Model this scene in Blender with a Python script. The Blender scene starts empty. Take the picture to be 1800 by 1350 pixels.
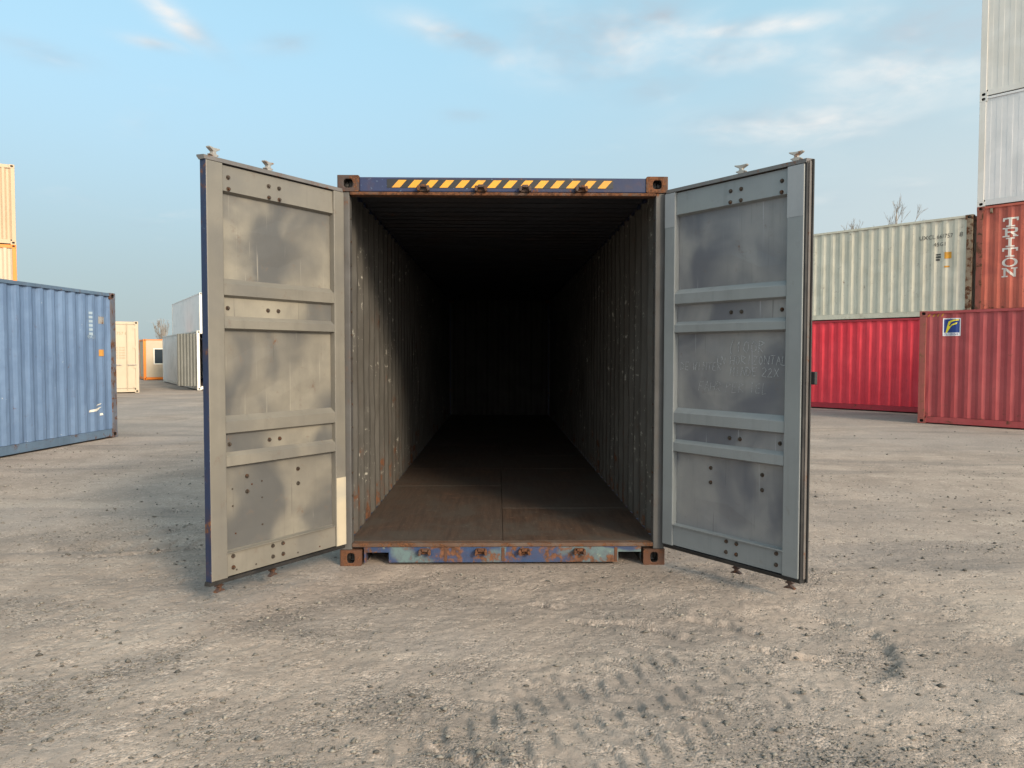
import bpy, bmesh, math, random
import numpy as np
from mathutils import Vector, Matrix

random.seed(7)
RNG = np.random.default_rng(11)
R = math.radians
SC = bpy.context.scene
COL = SC.collection

# ------------------------------------------------------------------ camera
cam_data = bpy.data.cameras.new("camera")
cam_data.sensor_width = 36.0
cam_data.lens = 1335.0 / 1800.0 * 36.0
cam_data.clip_start = 0.05
cam_data.clip_end = 3000.0
cam = bpy.data.objects.new("camera", cam_data)
COL.objects.link(cam)
cam.location = (0, 0, 1.584)
YAW, PIT, ROLL = 0.018759, 0.039138, 0.00125
cam.matrix_world = (Matrix.Translation((0, 0, 1.584)) @ Matrix.Rotation(-YAW, 4, 'Z')
                    @ Matrix.Rotation(math.pi / 2 - PIT, 4, 'X') @ Matrix.Rotation(ROLL, 4, 'Z'))
SC.camera = cam

# ------------------------------------------------------------------ light
SUN_AZ, SUN_EL = R(145), R(24)          # azimuth clockwise from +Y: behind the camera, to the right
SUN_DIR = Vector((math.sin(SUN_AZ) * math.cos(SUN_EL), math.cos(SUN_AZ) * math.cos(SUN_EL), math.sin(SUN_EL)))
sun_data = bpy.data.lights.new("sun", 'SUN')
sun_data.energy = 1.6
sun_data.angle = R(14)
sun_data.color = (1.0, 0.84, 0.62)
sun = bpy.data.objects.new("sun", sun_data)
COL.objects.link(sun)
sun.rotation_euler = SUN_DIR.to_track_quat('Z', 'Y').to_euler()
sun.location = SUN_DIR * 60

SKY_STRENGTH = 0.11
SC.view_settings.view_transform = 'Standard'
SC.view_settings.look = 'None'
SC.view_settings.exposure = 1.3
SC.view_settings.gamma = 1.0
SC.view_settings.use_curve_mapping = False
SC.cycles.max_bounces = 6
SC.cycles.diffuse_bounces = 1


class Nodes:
    """small wrapper to write node graphs in few lines"""
    def __init__(self, tree):
        self.t = tree
        tree.nodes.clear()

    def n(self, kind, **kw):
        nd = self.t.nodes.new(kind)
        for k, v in kw.items():
            setattr(nd, k, v)
        return nd

    def link(self, a, b):
        self.t.links.new(a, b)

    def put(self, sock, v):
        if hasattr(v, 'is_output'):
            self.link(v, sock)
        elif isinstance(v, (tuple, list)) and sock.type == 'RGBA' and len(v) == 3:
            sock.default_value = (*v, 1)
        else:
            sock.default_value = v

    def math(self, op, a, b=0.0, c=None, clamp=False):
        nd = self.n('ShaderNodeMath', operation=op, use_clamp=clamp)
        self.put(nd.inputs[0], a)
        self.put(nd.inputs[1], b)
        if c is not None:
            self.put(nd.inputs[2], c)
        return nd.outputs[0]

    def vmath(self, op, a, b):
        nd = self.n('ShaderNodeVectorMath', operation=op)
        self.put(nd.inputs[0], a)
        self.put(nd.inputs[1], b)
        return nd.outputs[0]

    def mix(self, f, a, b, blend='MIX'):
        nd = self.n('ShaderNodeMix', data_type='RGBA', blend_type=blend)
        self.put(nd.inputs[0], f)
        self.put(nd.inputs[6], a)
        self.put(nd.inputs[7], b)
        return nd.outputs[2]

    def noise(self, vec, scale, detail=5.0, rough=0.55, dist=0.0):
        nd = self.n('ShaderNodeTexNoise')
        self.link(vec, nd.inputs['Vector'])
        nd.inputs['Scale'].default_value = scale
        nd.inputs['Detail'].default_value = detail
        nd.inputs['Roughness'].default_value = rough
        nd.inputs['Distortion'].default_value = dist
        return nd.outputs['Fac']

    def step(self, v, lo, hi, a=0.0, b=1.0):
        nd = self.n('ShaderNodeMapRange', interpolation_type='SMOOTHSTEP')
        self.put(nd.inputs[0], v)
        nd.inputs[1].default_value = lo
        nd.inputs[2].default_value = hi
        nd.inputs[3].default_value = a
        nd.inputs[4].default_value = b
        return nd.outputs[0]


def srgb(r, g, b):
    f = lambda c: (c / 255 / 12.92) if c / 255 <= 0.04045 else ((c / 255 + 0.055) / 1.055) ** 2.4
    return (f(r), f(g), f(b))


# ------------------------------------------------------------------ world: clear sky with thin clouds
world = bpy.data.worlds.new("World")
SC.world = world
world.use_nodes = True
W = Nodes(world.node_tree)
sky = W.n('ShaderNodeTexSky')
sky.sky_type = 'NISHITA'
sky.sun_disc = False
sky.sun_elevation = SUN_EL
sky.sun_rotation = SUN_AZ
sky.altitude = 100
sky.air_density = 1.0
sky.dust_density = 1.5
sky.ozone_density = 1.6
tc = W.n('ShaderNodeTexCoord')
sep = W.n('ShaderNodeSeparateXYZ')
W.link(tc.outputs['Generated'], sep.inputs[0])
dx, dy, dz = sep.outputs
az = W.math('ARCTAN2', dx, dy)
el = W.math('ARCSINE', dz)
den = W.math('ADD', W.math('MAXIMUM', dz, 0.0), 0.12)
comb = W.n('ShaderNodeCombineXYZ')
W.link(W.math('DIVIDE', dx, den), comb.inputs[0])
W.link(W.math('DIVIDE', dy, den), comb.inputs[1])
cl1 = W.noise(comb.outputs[0], 1.1, 8.0, 0.58, 0.3)
cl2 = W.noise(comb.outputs[0], 5.5, 8.0, 0.62, 0.4)
# general thin cover, continuing all round the sky
cover = W.math('MULTIPLY', W.step(cl1, 0.56, 0.78), W.step(cl2, 0.30, 0.70), clamp=True)
cover = W.math('MULTIPLY', cover, 0.35)
# single cloud banks: azimuth, elevation, half width, half height (degrees), tilt, density
BANKS = [(-22.6, 21.7, 2.4, 0.75, -0.55, 0.9), (-23.8, 20.0, 1.7, 0.35, -0.05, 0.75), (-30.6, 18.4, 2.6, 0.6, -0.05, 0.4),
         (-15.4, 21.0, 1.9, 0.6, 0.15, 0.45), (-3.0, 22.3, 3.6, 0.75, -0.22, 0.8), (0.6, 20.9, 1.3, 0.9, 0.0, 0.35),
         (7.8, 22.0, 6.0, 2.3, 0.0, 0.75), (12.2, 23.0, 2.4, 1.6, 0.0, 1.0), (18.5, 22.0, 5.0, 0.6, -0.02, 0.85),
         (18.6, 20.4, 3.0, 0.8, 0.0, 0.55), (29.5, 20.0, 6.5, 3.6, 0.2, 0.7), (21.3, 15.7, 6.4, 1.2, -0.03, 0.6),
         (-2.5, 17.2, 1.6, 0.4, 0.0, 0.35), (12.0, 18.8, 3.0, 0.9, 0.1, 0.4), (15.5, 20.6, 5.0, 1.2, -0.05, 0.5)]
banks = None
for a0, e0, sa, se, tilt, dens in BANKS:
    da = W.math('SUBTRACT', az, R(a0))
    de = W.math('SUBTRACT', el, R(e0))
    de = W.math('SUBTRACT', de, W.math('MULTIPLY', da, tilt))
    q = W.math('ADD', W.math('POWER', W.math('DIVIDE', da, R(sa)), 2.0), W.math('POWER', W.math('DIVIDE', de, R(se)), 2.0))
    g = W.math('MULTIPLY', W.math('EXPONENT', W.math('MULTIPLY', q, -0.9)), dens)
    banks = g if banks is None else W.math('MAXIMUM', banks, g)
cl3 = W.noise(comb.outputs[0], 8.0, 7.0, 0.55, 0.4)
wisp = W.step(W.math('ADD', W.math('MULTIPLY', cl2, 0.55), W.math('MULTIPLY', cl3, 0.45)), 0.34, 0.66)
banks = W.math('MULTIPLY', banks, W.math('ADD', W.math('MULTIPLY', wisp, 0.68), 0.32))
mask = W.math('MAXIMUM', cover, W.math('MULTIPLY', banks, 1.2), clamp=True)
cl4 = W.noise(comb.outputs[0], 2.3, 4.0, 0.5, 0.2)
# thin cloud and haze scatter forward: brighter towards the sun, all round the sky
dt = W.n('ShaderNodeVectorMath', operation='DOT_PRODUCT')
W.link(tc.outputs['Generated'], dt.inputs[0])
dt.inputs[1].default_value = SUN_DIR
ph = W.math('POWER', W.math('ADD', W.math('MULTIPLY', dt.outputs['Value'], 0.5), 0.5), 4.0)


glow = W.n('ShaderNodeVectorMath', operation='SCALE')
glow.inputs[0].default_value = (10.0, 8.7, 7.4)
W.link(ph, glow.inputs['Scale'])


def scatter(c):
    return W.vmath('ADD', c, glow.outputs[0])


ccol = W.mix(W.step(cl4, 0.42, 0.60), scatter((1.75, 2.1, 2.4)), scatter((3.6, 3.45, 3.3)))
veil = W.mix(0.5, sky.outputs[0], scatter((1.75, 3.0, 2.9)))          # thin high haze over the whole sky
veil = W.mix(W.step(el, R(26), R(2), 0.0, 0.85), veil, scatter((1.42, 1.72, 1.88)))   # thicker towards the horizon
bq = W.math('ADD', W.math('POWER', W.math('DIVIDE', W.math('SUBTRACT', az, R(30)), R(22)), 2.0), W.math('POWER', W.math('DIVIDE', W.math('SUBTRACT', el, R(7)), R(11)), 2.0))
veil = W.mix(W.math('MULTIPLY', W.math('EXPONENT', W.math('MULTIPLY', bq, -1.0)), 0.7), veil, scatter((2.35, 2.65, 2.75)))   # broad thin bank to the right
skycol = W.mix(mask, veil, ccol)
bg = W.n('ShaderNodeBackground')
W.link(skycol, bg.inputs['Color'])
bg.inputs['Strength'].default_value = SKY_STRENGTH
wo = W.n('ShaderNodeOutputWorld')
W.link(bg.outputs[0], wo.inputs['Surface'])


# ------------------------------------------------------------------ materials
def new_mat(name):
    m = bpy.data.materials.new(name)
    m.use_nodes = True
    g = Nodes(m.node_tree)
    out = g.n('ShaderNodeOutputMaterial')
    b = g.n('ShaderNodeBsdfPrincipled')
    g.link(b.outputs[0], out.inputs['Surface'])
    return m, g, b


RUST = (0.085, 0.034, 0.015)


def paint(name, base, var=0.16, stain_dapple=None, stain_dapple_scale=2.2, stain_dapple_lo=0.45, stain_dapple_hi=0.68, stain_dapple_amt=0.6,
          rust=0.0, rust_scale=7.0, streak=0.25, chip=None, chip_amt=0.0, chip_scale=22.0, rough=0.5, bump=0.0012,
          rust_col=RUST, metallic=0.0, fade=None, rust_low=0.0, rust_band=0.3, dents=0.0, scratch=0.0):
    """weathered paint: broad fading, vertical streaks, stains or painted dapple, chips, rust"""
    m, g, b = new_mat(name)
    tcn = g.n('ShaderNodeTexCoord')
    oi = g.n('ShaderNodeObjectInfo')
    off = g.n('ShaderNodeCombineXYZ')
    for i, k in enumerate((17.0, 31.0, 5.0)):
        g.link(g.math('MULTIPLY', oi.outputs['Random'], k), off.inputs[i])
    pos = g.vmath('ADD', tcn.outputs['Object'], off.outputs[0])
    n1 = g.noise(pos, 0.9, 6, 0.6)
    n2 = g.noise(pos, 6.0, 6, 0.6)
    shade = g.math('ADD', g.math('MULTIPLY', n1, 0.65), g.math('MULTIPLY', n2, 0.35))
    lo = tuple(c * (1 - var) for c in base)
    hi = tuple(min(1, c * (1 + var)) for c in base) if fade is None else fade
    col = g.mix(g.step(shade, 0.32, 0.68), lo, hi)
    if streak > 0:
        mp = g.n('ShaderNodeMapping')
        mp.inputs['Scale'].default_value = (9, 9, 0.55)
        g.link(pos, mp.inputs['Vector'])
        s = g.noise(mp.outputs[0], 1.6, 7, 0.65)
        col = g.mix(g.math('MULTIPLY', g.step(s, 0.52, 0.72), streak), col, tuple(c * 0.45 for c in base))
        col = g.mix(g.math('MULTIPLY', g.step(s, 0.46, 0.30), streak * 0.6), col, tuple(min(1, c * 1.35 + 0.02) for c in base))
    if stain_dapple is not None:
        st = g.noise(pos, stain_dapple_scale, 3, 0.45, 0.6)
        col = g.mix(g.math('MULTIPLY', g.step(st, stain_dapple_lo, stain_dapple_hi), stain_dapple_amt), col, stain_dapple)
    if scratch > 0:
        for k, (ry, sc) in enumerate(((R(25), (40, 40, 1.1)), (R(-62), (34, 34, 0.9)), (R(80), (46, 46, 1.4)))):
            ms = g.n('ShaderNodeMapping')
            ms.inputs['Scale'].default_value = sc
            ms.inputs['Rotation'].default_value = (0, ry, 0)
            ms.inputs['Location'].default_value = (k * 3.1, 0, k)
            g.link(pos, ms.inputs['Vector'])
            sv_ = g.noise(ms.outputs[0], 1.0, 3, 0.5, 0.1)
            col = g.mix(g.math('MULTIPLY', g.step(sv_, 0.70, 0.76), scratch), col, tuple(min(1, c * 1.8) for c in base))
            col = g.mix(g.math('MULTIPLY', g.step(sv_, 0.30, 0.25), scratch), col, tuple(c * 0.4 for c in base))
    if chip is not None:
        c1 = g.noise(pos, chip_scale, 6, 0.7)
        c2 = g.noise(pos, 1.3, 3, 0.5)
        cm = g.math('MULTIPLY', g.step(c1, 0.70 - chip_amt * 0.12, 0.72 - chip_amt * 0.10), g.step(c2, 0.45, 0.6))
        col = g.mix(cm, col, chip)
    rgh = g.math('ADD', g.math('MULTIPLY', n2, 0.25), rough - 0.12)
    hgt = g.math('ADD', g.math('MULTIPLY', g.noise(pos, 38.0, 5, 0.6), 0.35), g.math('MULTIPLY', n2, 0.3))
    if rust > 0:
        r1 = g.noise(pos, rust_scale, 9, 0.68, 0.3)
        r2 = g.noise(pos, rust_scale * 6.0, 5, 0.65)
        rv = g.math('ADD', r1, g.math('MULTIPLY', r2, 0.25))
        if rust_low > 0:
            sz = g.n('ShaderNodeSeparateXYZ')
            g.link(tcn.outputs['Object'], sz.inputs[0])
            rv = g.math('ADD', rv, g.math('MULTIPLY', g.step(sz.outputs[2], rust_band, 0.0), rust_low))
        th = 0.86 - 0.42 * rust
        rm = g.step(rv, th, th + 0.07)
        rc = g.mix(g.step(r2, 0.35, 0.65), tuple(c * 0.55 for c in rust_col), tuple(c * 1.7 for c in rust_col))
        halo = g.step(rv, th - 0.10, th + 0.02)
        col = g.mix(g.math('MULTIPLY', halo, 0.4), col, tuple(0.5 * c + 0.5 * k for c, k in zip(base, rust_col)))
        col = g.mix(rm, col, rc)
        rgh = g.math('ADD', rgh, g.math('MULTIPLY', rm, 0.3), clamp=True)
        hgt = g.math('ADD', hgt, g.math('MULTIPLY', rm, g.math('MULTIPLY', r2, 0.8)))
    if dents > 0:
        hgt = g.math('ADD', hgt, g.math('MULTIPLY', g.noise(pos, 2.6, 2, 0.4), dents))
    g.link(col, b.inputs['Base Color'])
    g.link(rgh, b.inputs['Roughness'])
    b.inputs['Metallic'].default_value = metallic
    bp = g.n('ShaderNodeBump')
    bp.inputs['Strength'].default_value = 0.7
    bp.inputs['Distance'].default_value = bump
    g.link(hgt, bp.inputs['Height'])
    g.link(bp.outputs[0], b.inputs['Normal'])
    return m


M = {}
M['navy'] = paint('navy paint', (0.011, 0.022, 0.065), rust=0.34, rust_scale=5, chip=(0.12, 0.2, 0.28), chip_amt=0.6, rough=0.5)
M['navy_bar'] = paint('navy header paint', (0.011, 0.021, 0.070), rough=0.68, rust=0.34, rust_scale=5, stain_dapple=(0.03, 0.03, 0.033), stain_dapple_amt=0.35, chip=(0.12, 0.2, 0.30), chip_amt=0.8)
M['sill'] = paint('worn sill paint', (0.019, 0.045, 0.115), stain_dapple=(0.11, 0.165, 0.16), stain_dapple_scale=2.4, stain_dapple_lo=0.50, stain_dapple_hi=0.56, stain_dapple_amt=0.85,
                  rust=0.56, rust_scale=4.5, chip=(0.20, 0.235, 0.18), chip_amt=0.9, chip_scale=12, streak=0.5)
M['rust'] = paint('rusty steel', (0.085, 0.045, 0.030), var=0.35, stain_dapple=(0.065, 0.05, 0.042), stain_dapple_scale=6, stain_dapple_amt=0.7, rust=0.75, rust_scale=9, rough=0.8, bump=0.003)
M['rust_brown'] = paint('brown rusty casting', (0.055, 0.033, 0.028), var=0.3, stain_dapple=(0.05, 0.04, 0.038), stain_dapple_scale=7, rust=0.55, rust_scale=12, rough=0.75, bump=0.003)
M['rust_orange'] = paint('orange rusty casting', (0.095, 0.039, 0.02), var=0.35, stain_dapple=(0.06, 0.034, 0.024), stain_dapple_scale=9, rust=0.5, rust_scale=12, rough=0.85, bump=0.003)
M['rust_edge'] = paint('rusty threshold', (0.085, 0.048, 0.032), var=0.4, stain_dapple=(0.12, 0.09, 0.073), stain_dapple_scale=4, stain_dapple_amt=0.7, rust=0.55, rust_scale=10, rust_col=(0.085, 0.036, 0.016), rough=0.8, bump=0.003)
M['door'] = paint('sun-dappled door inner grey paint', (0.18, 0.166, 0.142), var=0.08, fade=(0.27, 0.246, 0.198), stain_dapple=(0.07, 0.072, 0.076), stain_dapple_scale=1.9, stain_dapple_lo=0.40, stain_dapple_hi=0.64,  # dappled light and shade put into the panel colour as soft mottling
                  stain_dapple_amt=0.85, streak=0.16, rust=0.16, rust_scale=9, rough=0.42, bump=0.0012, scratch=0.5)
M['door_frame'] = paint('sun-tinted door frame grey paint', (0.165, 0.153, 0.131), var=0.08, fade=(0.20, 0.184, 0.155), stain_dapple=(0.125, 0.12, 0.112), stain_dapple_scale=2.0, stain_dapple_amt=0.6, streak=0.2,
                        rust=0.12, rust_scale=9, rough=0.42)  # frame grey with the sun's warm tint put into its colour
M['door2'] = paint('sky-tinted door inner grey paint', (0.215, 0.216, 0.228), var=0.08, fade=(0.27, 0.262, 0.252), stain_dapple=(0.075, 0.082, 0.108), stain_dapple_scale=2.1, stain_dapple_lo=0.40, stain_dapple_hi=0.66,
                   stain_dapple_amt=0.75, streak=0.2, rust=0.12, rust_scale=9, rough=0.38, bump=0.0012, scratch=0.5)  # same grey as the left door; skylight tint and soft shade painted in
M['door2_frame'] = paint('sky-tinted right frame grey paint', (0.225, 0.238, 0.245), var=0.1, stain_dapple=(0.24, 0.26, 0.26), stain_dapple_scale=2.0, stain_dapple_amt=0.5, streak=0.2, rust=0.08, rough=0.40)  # frame grey with the cold skylight tint put into its colour
M['patch_cream'] = paint('cream repair paint', (0.46, 0.40, 0.30), var=0.07, stain_dapple=(0.3, 0.29, 0.26), stain_dapple_scale=4, stain_dapple_amt=0.5)
M['patch_grey'] = paint('pale grey repair paint', (0.30, 0.31, 0.325), var=0.08)
M['edge_strip'] = paint('bare steel retainer strip', (0.115, 0.105, 0.10), var=0.2, rust=0.3, rust_scale=10, rough=0.4)
M['rubber'] = paint('black rubber seal', (0.012, 0.012, 0.013), var=0.3, streak=0, stain_dapple=(0.05, 0.045, 0.042), stain_dapple_scale=5, stain_dapple_amt=0.5, rough=0.6)
M['bolt'] = paint('dark bolt steel', (0.07, 0.06, 0.05), var=0.3, streak=0, rust=0.5, rust_scale=30, rough=0.55, metallic=0.5)
M['galv'] = paint('galvanised steel', (0.36, 0.35, 0.33), var=0.2, streak=0.2, rust=0.42, rust_scale=14, rust_col=(0.17, 0.08, 0.04), rough=0.5, metallic=0.4)
M['inner'] = paint('inner wall grey paint', (0.092, 0.087, 0.080), var=0.2, stain_dapple=(0.07, 0.064, 0.056), stain_dapple_scale=1.4, stain_dapple_amt=0.6, streak=0.45, rust=0.20, rust_scale=3.2,
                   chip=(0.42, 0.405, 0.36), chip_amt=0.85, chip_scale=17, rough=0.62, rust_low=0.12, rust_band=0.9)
M['inner_roof'] = paint('inner roof paint', (0.024, 0.026, 0.034), var=0.25, stain_dapple=(0.03, 0.024, 0.024), stain_dapple_scale=1.5, streak=0.0, rust=0.2, rust_scale=3, rough=0.7)
M['inner_end'] = paint('shade-darkened end wall paint', (0.045, 0.044, 0.044), var=0.2, stain_dapple=(0.03, 0.028, 0.027), stain_dapple_scale=1.5, streak=0.3, rust=0.1, rough=0.8)  # deep interior shade put into this darker wall colour
M['inner_post'] = paint('shade-darkened post paint', (0.085, 0.082, 0.08), var=0.2, stain_dapple=(0.05, 0.046, 0.044), stain_dapple_scale=3, streak=0.4, rust=0.25, rough=0.65)  # shade behind the open doors put into the post colour
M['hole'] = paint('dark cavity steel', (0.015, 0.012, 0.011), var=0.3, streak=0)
M['wood'] = None
M['blue'] = paint('faded blue paint', (0.125, 0.20, 0.34), var=0.13, fade=(0.155, 0.235, 0.375), streak=0.35, rust=0.14, rust_scale=8, chip=(0.42, 0.46, 0.5), chip_amt=0.25, chip_scale=14, rough=0.5)
M['blue_frame'] = paint('worn blue frame', (0.115, 0.13, 0.165), var=0.25, stain_dapple=(0.13, 0.10, 0.085), stain_dapple_scale=3, streak=0.4, rust=0.5, rust_scale=6, rough=0.6)
M['blue_rail'] = paint('blue rail paint', (0.10, 0.155, 0.23), var=0.18, streak=0.3, rust=0.35, rust_scale=6, rough=0.55)
M['maroon'] = paint('maroon paint', (0.39, 0.058, 0.062), var=0.10, fade=(0.43, 0.083, 0.084), streak=0.22, rust=0.12, rust_scale=6, rough=0.5, rust_low=0.1, rust_band=0.7)
M['maroon_frame'] = paint('maroon frame paint', (0.34, 0.09, 0.072), var=0.15, streak=0.3, rust=0.36, rust_scale=7, rust_col=(0.2, 0.08, 0.045), rough=0.55)
M['red'] = paint('bright red paint', (0.80, 0.034, 0.056), var=0.08, fade=(0.84, 0.062, 0.084), streak=0.16, rust=0.05, rough=0.58)
M['red_rail'] = paint('red rail paint', (0.42, 0.03, 0.045), var=0.15, streak=0.2, rust=0.25, rough=0.5)
M['beige'] = paint('weathered beige paint', (0.62, 0.585, 0.47), var=0.07, fade=(0.66, 0.622, 0.505), stain_dapple=(0.50, 0.465, 0.36), stain_dapple_scale=2.2, stain_dapple_amt=0.5, streak=0.35, rust=0.16, rust_scale=6, chip=(0.3, 0.28, 0.22), chip_amt=0.4, chip_scale=9)
M['beige_frame'] = paint('rusty beige post', (0.30, 0.235, 0.16), var=0.25, stain_dapple=(0.16, 0.10, 0.06), stain_dapple_scale=5, streak=0.4, rust=0.6, rust_scale=6, rough=0.7)
M['brick'] = paint('brick red paint', (0.52, 0.112, 0.066), var=0.08, fade=(0.56, 0.145, 0.092), streak=0.28, stain_dapple=(0.36, 0.08, 0.055), stain_dapple_scale=1.6, rust=0.18, rust_scale=6, rust_low=0.1, rust_band=0.8)
M['brick_frame'] = paint('brick red frame', (0.30, 0.085, 0.055), var=0.2, streak=0.4, rust=0.5, rust_scale=6)
M['white'] = paint('off white paint', (0.74, 0.71, 0.66), var=0.04, streak=0.06, stain_dapple=(0.62, 0.58, 0.51), stain_dapple_scale=1.2, stain_dapple_amt=0.4, rust=0.02, rough=0.4)
M['white2'] = paint('cool white paint', (0.74, 0.724, 0.714), var=0.04, streak=0.06, stain_dapple=(0.55, 0.555, 0.55), stain_dapple_scale=1.2, stain_dapple_amt=0.4, rust=0.02, rough=0.4)
M['cream'] = paint('cream paint', (0.47, 0.345, 0.225), var=0.05, streak=0.08, stain_dapple=(0.43, 0.31, 0.195), stain_dapple_scale=1.3, stain_dapple_amt=0.35, rust=0.03, rough=0.5)
M['cream_pale'] = paint('pale cream paint', (0.48, 0.395, 0.29), var=0.05, streak=0.08, stain_dapple=(0.44, 0.355, 0.255), stain_dapple_scale=1.3, stain_dapple_amt=0.35, rust=0.04, rough=0.5)
M['orange'] = paint('orange frame paint', (0.78, 0.205, 0.012), var=0.07, streak=0.06, rough=0.45)
M['grey_door'] = paint('grey ribbed door sheet', (0.19, 0.19, 0.172), var=0.12, streak=0.4, rust=0.1)
M['mark_white'] = paint('white lettering', (0.74, 0.70, 0.62), var=0.08, streak=0.12)
M['mark_dark'] = paint('dark lettering', (0.07, 0.07, 0.06), var=0.2, streak=0.1)
M['mark_tan'] = paint('tan lettering', (0.34, 0.27, 0.17), var=0.1, streak=0.0)
M['mark_pale'] = paint('pale lettering', (0.30, 0.38, 0.45), var=0.1, streak=0.2)
M['yellow'] = paint('yellow sticker', (0.60, 0.28, 0.016), var=0.12, streak=0.1, stain_dapple=(0.45, 0.22, 0.04), stain_dapple_scale=9, stain_dapple_amt=0.5)
M['hazard_black'] = paint('black tape', (0.007, 0.007, 0.009), var=0.3, streak=0, chip=(0.2, 0.2, 0.22), chip_amt=0.1, chip_scale=30)
M['orange_label'] = paint('orange sticker', (0.52, 0.24, 0.05), var=0.12, streak=0)
M['logo_blue'] = paint('logo blue', (0.012, 0.04, 0.20), var=0.06, streak=0)
M['logo_yellow'] = paint('logo yellow', (0.82, 0.66, 0.03), var=0.06, streak=0)
M['logo_white'] = paint('logo white', (0.75, 0.74, 0.77), var=0.04, streak=0)
M['bark'] = paint('bare twigs', (0.33, 0.29, 0.255), var=0.2, streak=0, rough=0.9)

# window glass of the site cabin
m, g, b = new_mat('dark window glass')
b.inputs['Base Color'].default_value = (0.03, 0.04, 0.05, 1)
b.inputs['Roughness'].default_value = 0.08
M['glass'] = m

# chalk: thin broken strokes
m, g, b = new_mat('chalk')
t = g.n('ShaderNodeTexCoord')
nn = g.noise(t.outputs['Object'], 160.0, 4, 0.7)
g.link(g.mix(g.step(nn, 0.38, 0.62), (0.20, 0.205, 0.215), (0.44, 0.445, 0.46)), b.inputs['Base Color'])
b.inputs['Roughness'].default_value = 0.95
M['chalk'] = m

# plywood floor, dirty and worn
m, g, b = new_mat('worn plywood floor')
t = g.n('ShaderNodeTexCoord')
oi = g.n('ShaderNodeObjectInfo')
mp = g.n('ShaderNodeMapping')
mp.inputs['Scale'].default_value = (14, 1.2, 1)
g.link(t.outputs['Object'], mp.inputs['Vector'])
gr = g.noise(mp.outputs[0], 2.0, 7, 0.65, 0.3)
bl = g.noise(t.outputs['Object'], 2.4, 6, 0.62, 0.4)
fn = g.noise(t.outputs['Object'], 26.0, 5, 0.65)
c = g.mix(g.step(gr, 0.32, 0.7), (0.042, 0.024, 0.016), (0.080, 0.046, 0.030))
c = g.mix(g.math('MULTIPLY', g.step(bl, 0.42, 0.66), 0.75), c, (0.062, 0.053, 0.045))
c = g.mix(g.math('MULTIPLY', g.step(bl, 0.40, 0.26), 0.7), c, (0.135, 0.066, 0.042))
c = g.mix(g.math('MULTIPLY', g.step(fn, 0.60, 0.72), 0.55), c, (0.17, 0.14, 0.11))
c = g.mix(g.math('MULTIPLY', oi.outputs['Random'], 0.35), c, (0.055, 0.046, 0.04))
g.link(c, b.inputs['Base Color'])
b.inputs['Roughness'].default_value = 0.72
bp = g.n('ShaderNodeBump')
bp.inputs['Distance'].default_value = 0.002
bp.inputs['Strength'].default_value = 0.6
g.link(g.math('ADD', gr, g.math('MULTIPLY', fn, 0.5)), bp.inputs['Height'])
g.link(bp.outputs[0], b.inputs['Normal'])
M['wood'] = m

# compacted gravel yard
m, g, b = new_mat('compacted gravel yard')
t = g.n('ShaderNodeTexCoord')
P = t.outputs['Object']
at = g.n('ShaderNodeAttribute')
at.attribute_name = 'loose'
loose = at.outputs['Fac']
n0 = g.noise(P, 0.16, 5, 0.6, 0.5)
n1 = g.noise(P, 0.9, 6, 0.62, 0.3)
n2 = g.noise(P, 5.5, 7, 0.65)
n3 = g.noise(P, 34.0, 6, 0.7)
n4 = g.noise(P, 150.0, 4, 0.7)
mpx = g.n('ShaderNodeMapping')
mpx.inputs['Scale'].default_value = (0.5, 2.2, 1.0)
mpx.inputs['Rotation'].default_value = (0, 0, R(12))
g.link(P, mpx.inputs['Vector'])
nl = g.noise(mpx.outputs[0], 0.55, 6, 0.62, 0.4)
v1 = g.n('ShaderNodeTexVoronoi')
g.link(P, v1.inputs['Vector'])
v1.inputs['Scale'].default_value = 70.0
v2 = g.n('ShaderNodeTexVoronoi')
g.link(P, v2.inputs['Vector'])
v2.inputs['Scale'].default_value = 26.0
base = g.mix(g.step(g.math('ADD', g.math('MULTIPLY', n1, 0.6), g.math('MULTIPLY', n2, 0.4)), 0.36, 0.64), (0.267, 0.214, 0.178), (0.397, 0.322, 0.269))
base = g.mix(g.math('MULTIPLY', g.step(n0, 0.42, 0.60), 0.65), base, (0.278, 0.244, 0.223))
base = g.mix(g.math('MULTIPLY', g.step(nl, 0.53, 0.64), 0.55), base, (0.187, 0.160, 0.143))
base = g.mix(g.math('MULTIPLY', g.step(nl, 0.45, 0.33), 0.40), base, (0.465, 0.385, 0.321))
base = g.mix(g.math('MULTIPLY', loose, 0.50), base, (0.165, 0.143, 0.130))
sepc = g.n('ShaderNodeSeparateColor')
g.link(v1.outputs['Color'], sepc.inputs[0])
peb = g.math('ADD', g.math('MULTIPLY', sepc.outputs[0], 0.75), 0.62)
pebm = g.math('MULTIPLY', g.step(n2, 0.40, 0.62), 0.8)
pebm = g.math('ADD', pebm, g.math('MULTIPLY', loose, 0.5), clamp=True)
pm = g.n('ShaderNodeMix', data_type='RGBA', blend_type='MULTIPLY')
g.link(pebm, pm.inputs[0])
g.link(base, pm.inputs[6])
cc = g.n('ShaderNodeCombineColor')
for i in range(3):
    g.link(peb, cc.inputs[i])
g.link(cc.outputs[0], pm.inputs[7])
base = pm.outputs[2]
grain = g.math('ADD', g.math('MULTIPLY', n3, 0.6), g.math('MULTIPLY', n4, 0.4))
base = g.mix(g.math('MULTIPLY', g.step(grain, 0.55, 0.68), 0.55), base, (0.525, 0.435, 0.380))
base = g.mix(g.math('MULTIPLY', g.step(grain, 0.46, 0.36), 0.75), base, (0.09, 0.08, 0.067))
g.link(base, b.inputs['Base Color'])
b.inputs['Roughness'].default_value = 0.92
b.inputs['Specular IOR Level'].default_value = 0.25
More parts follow.
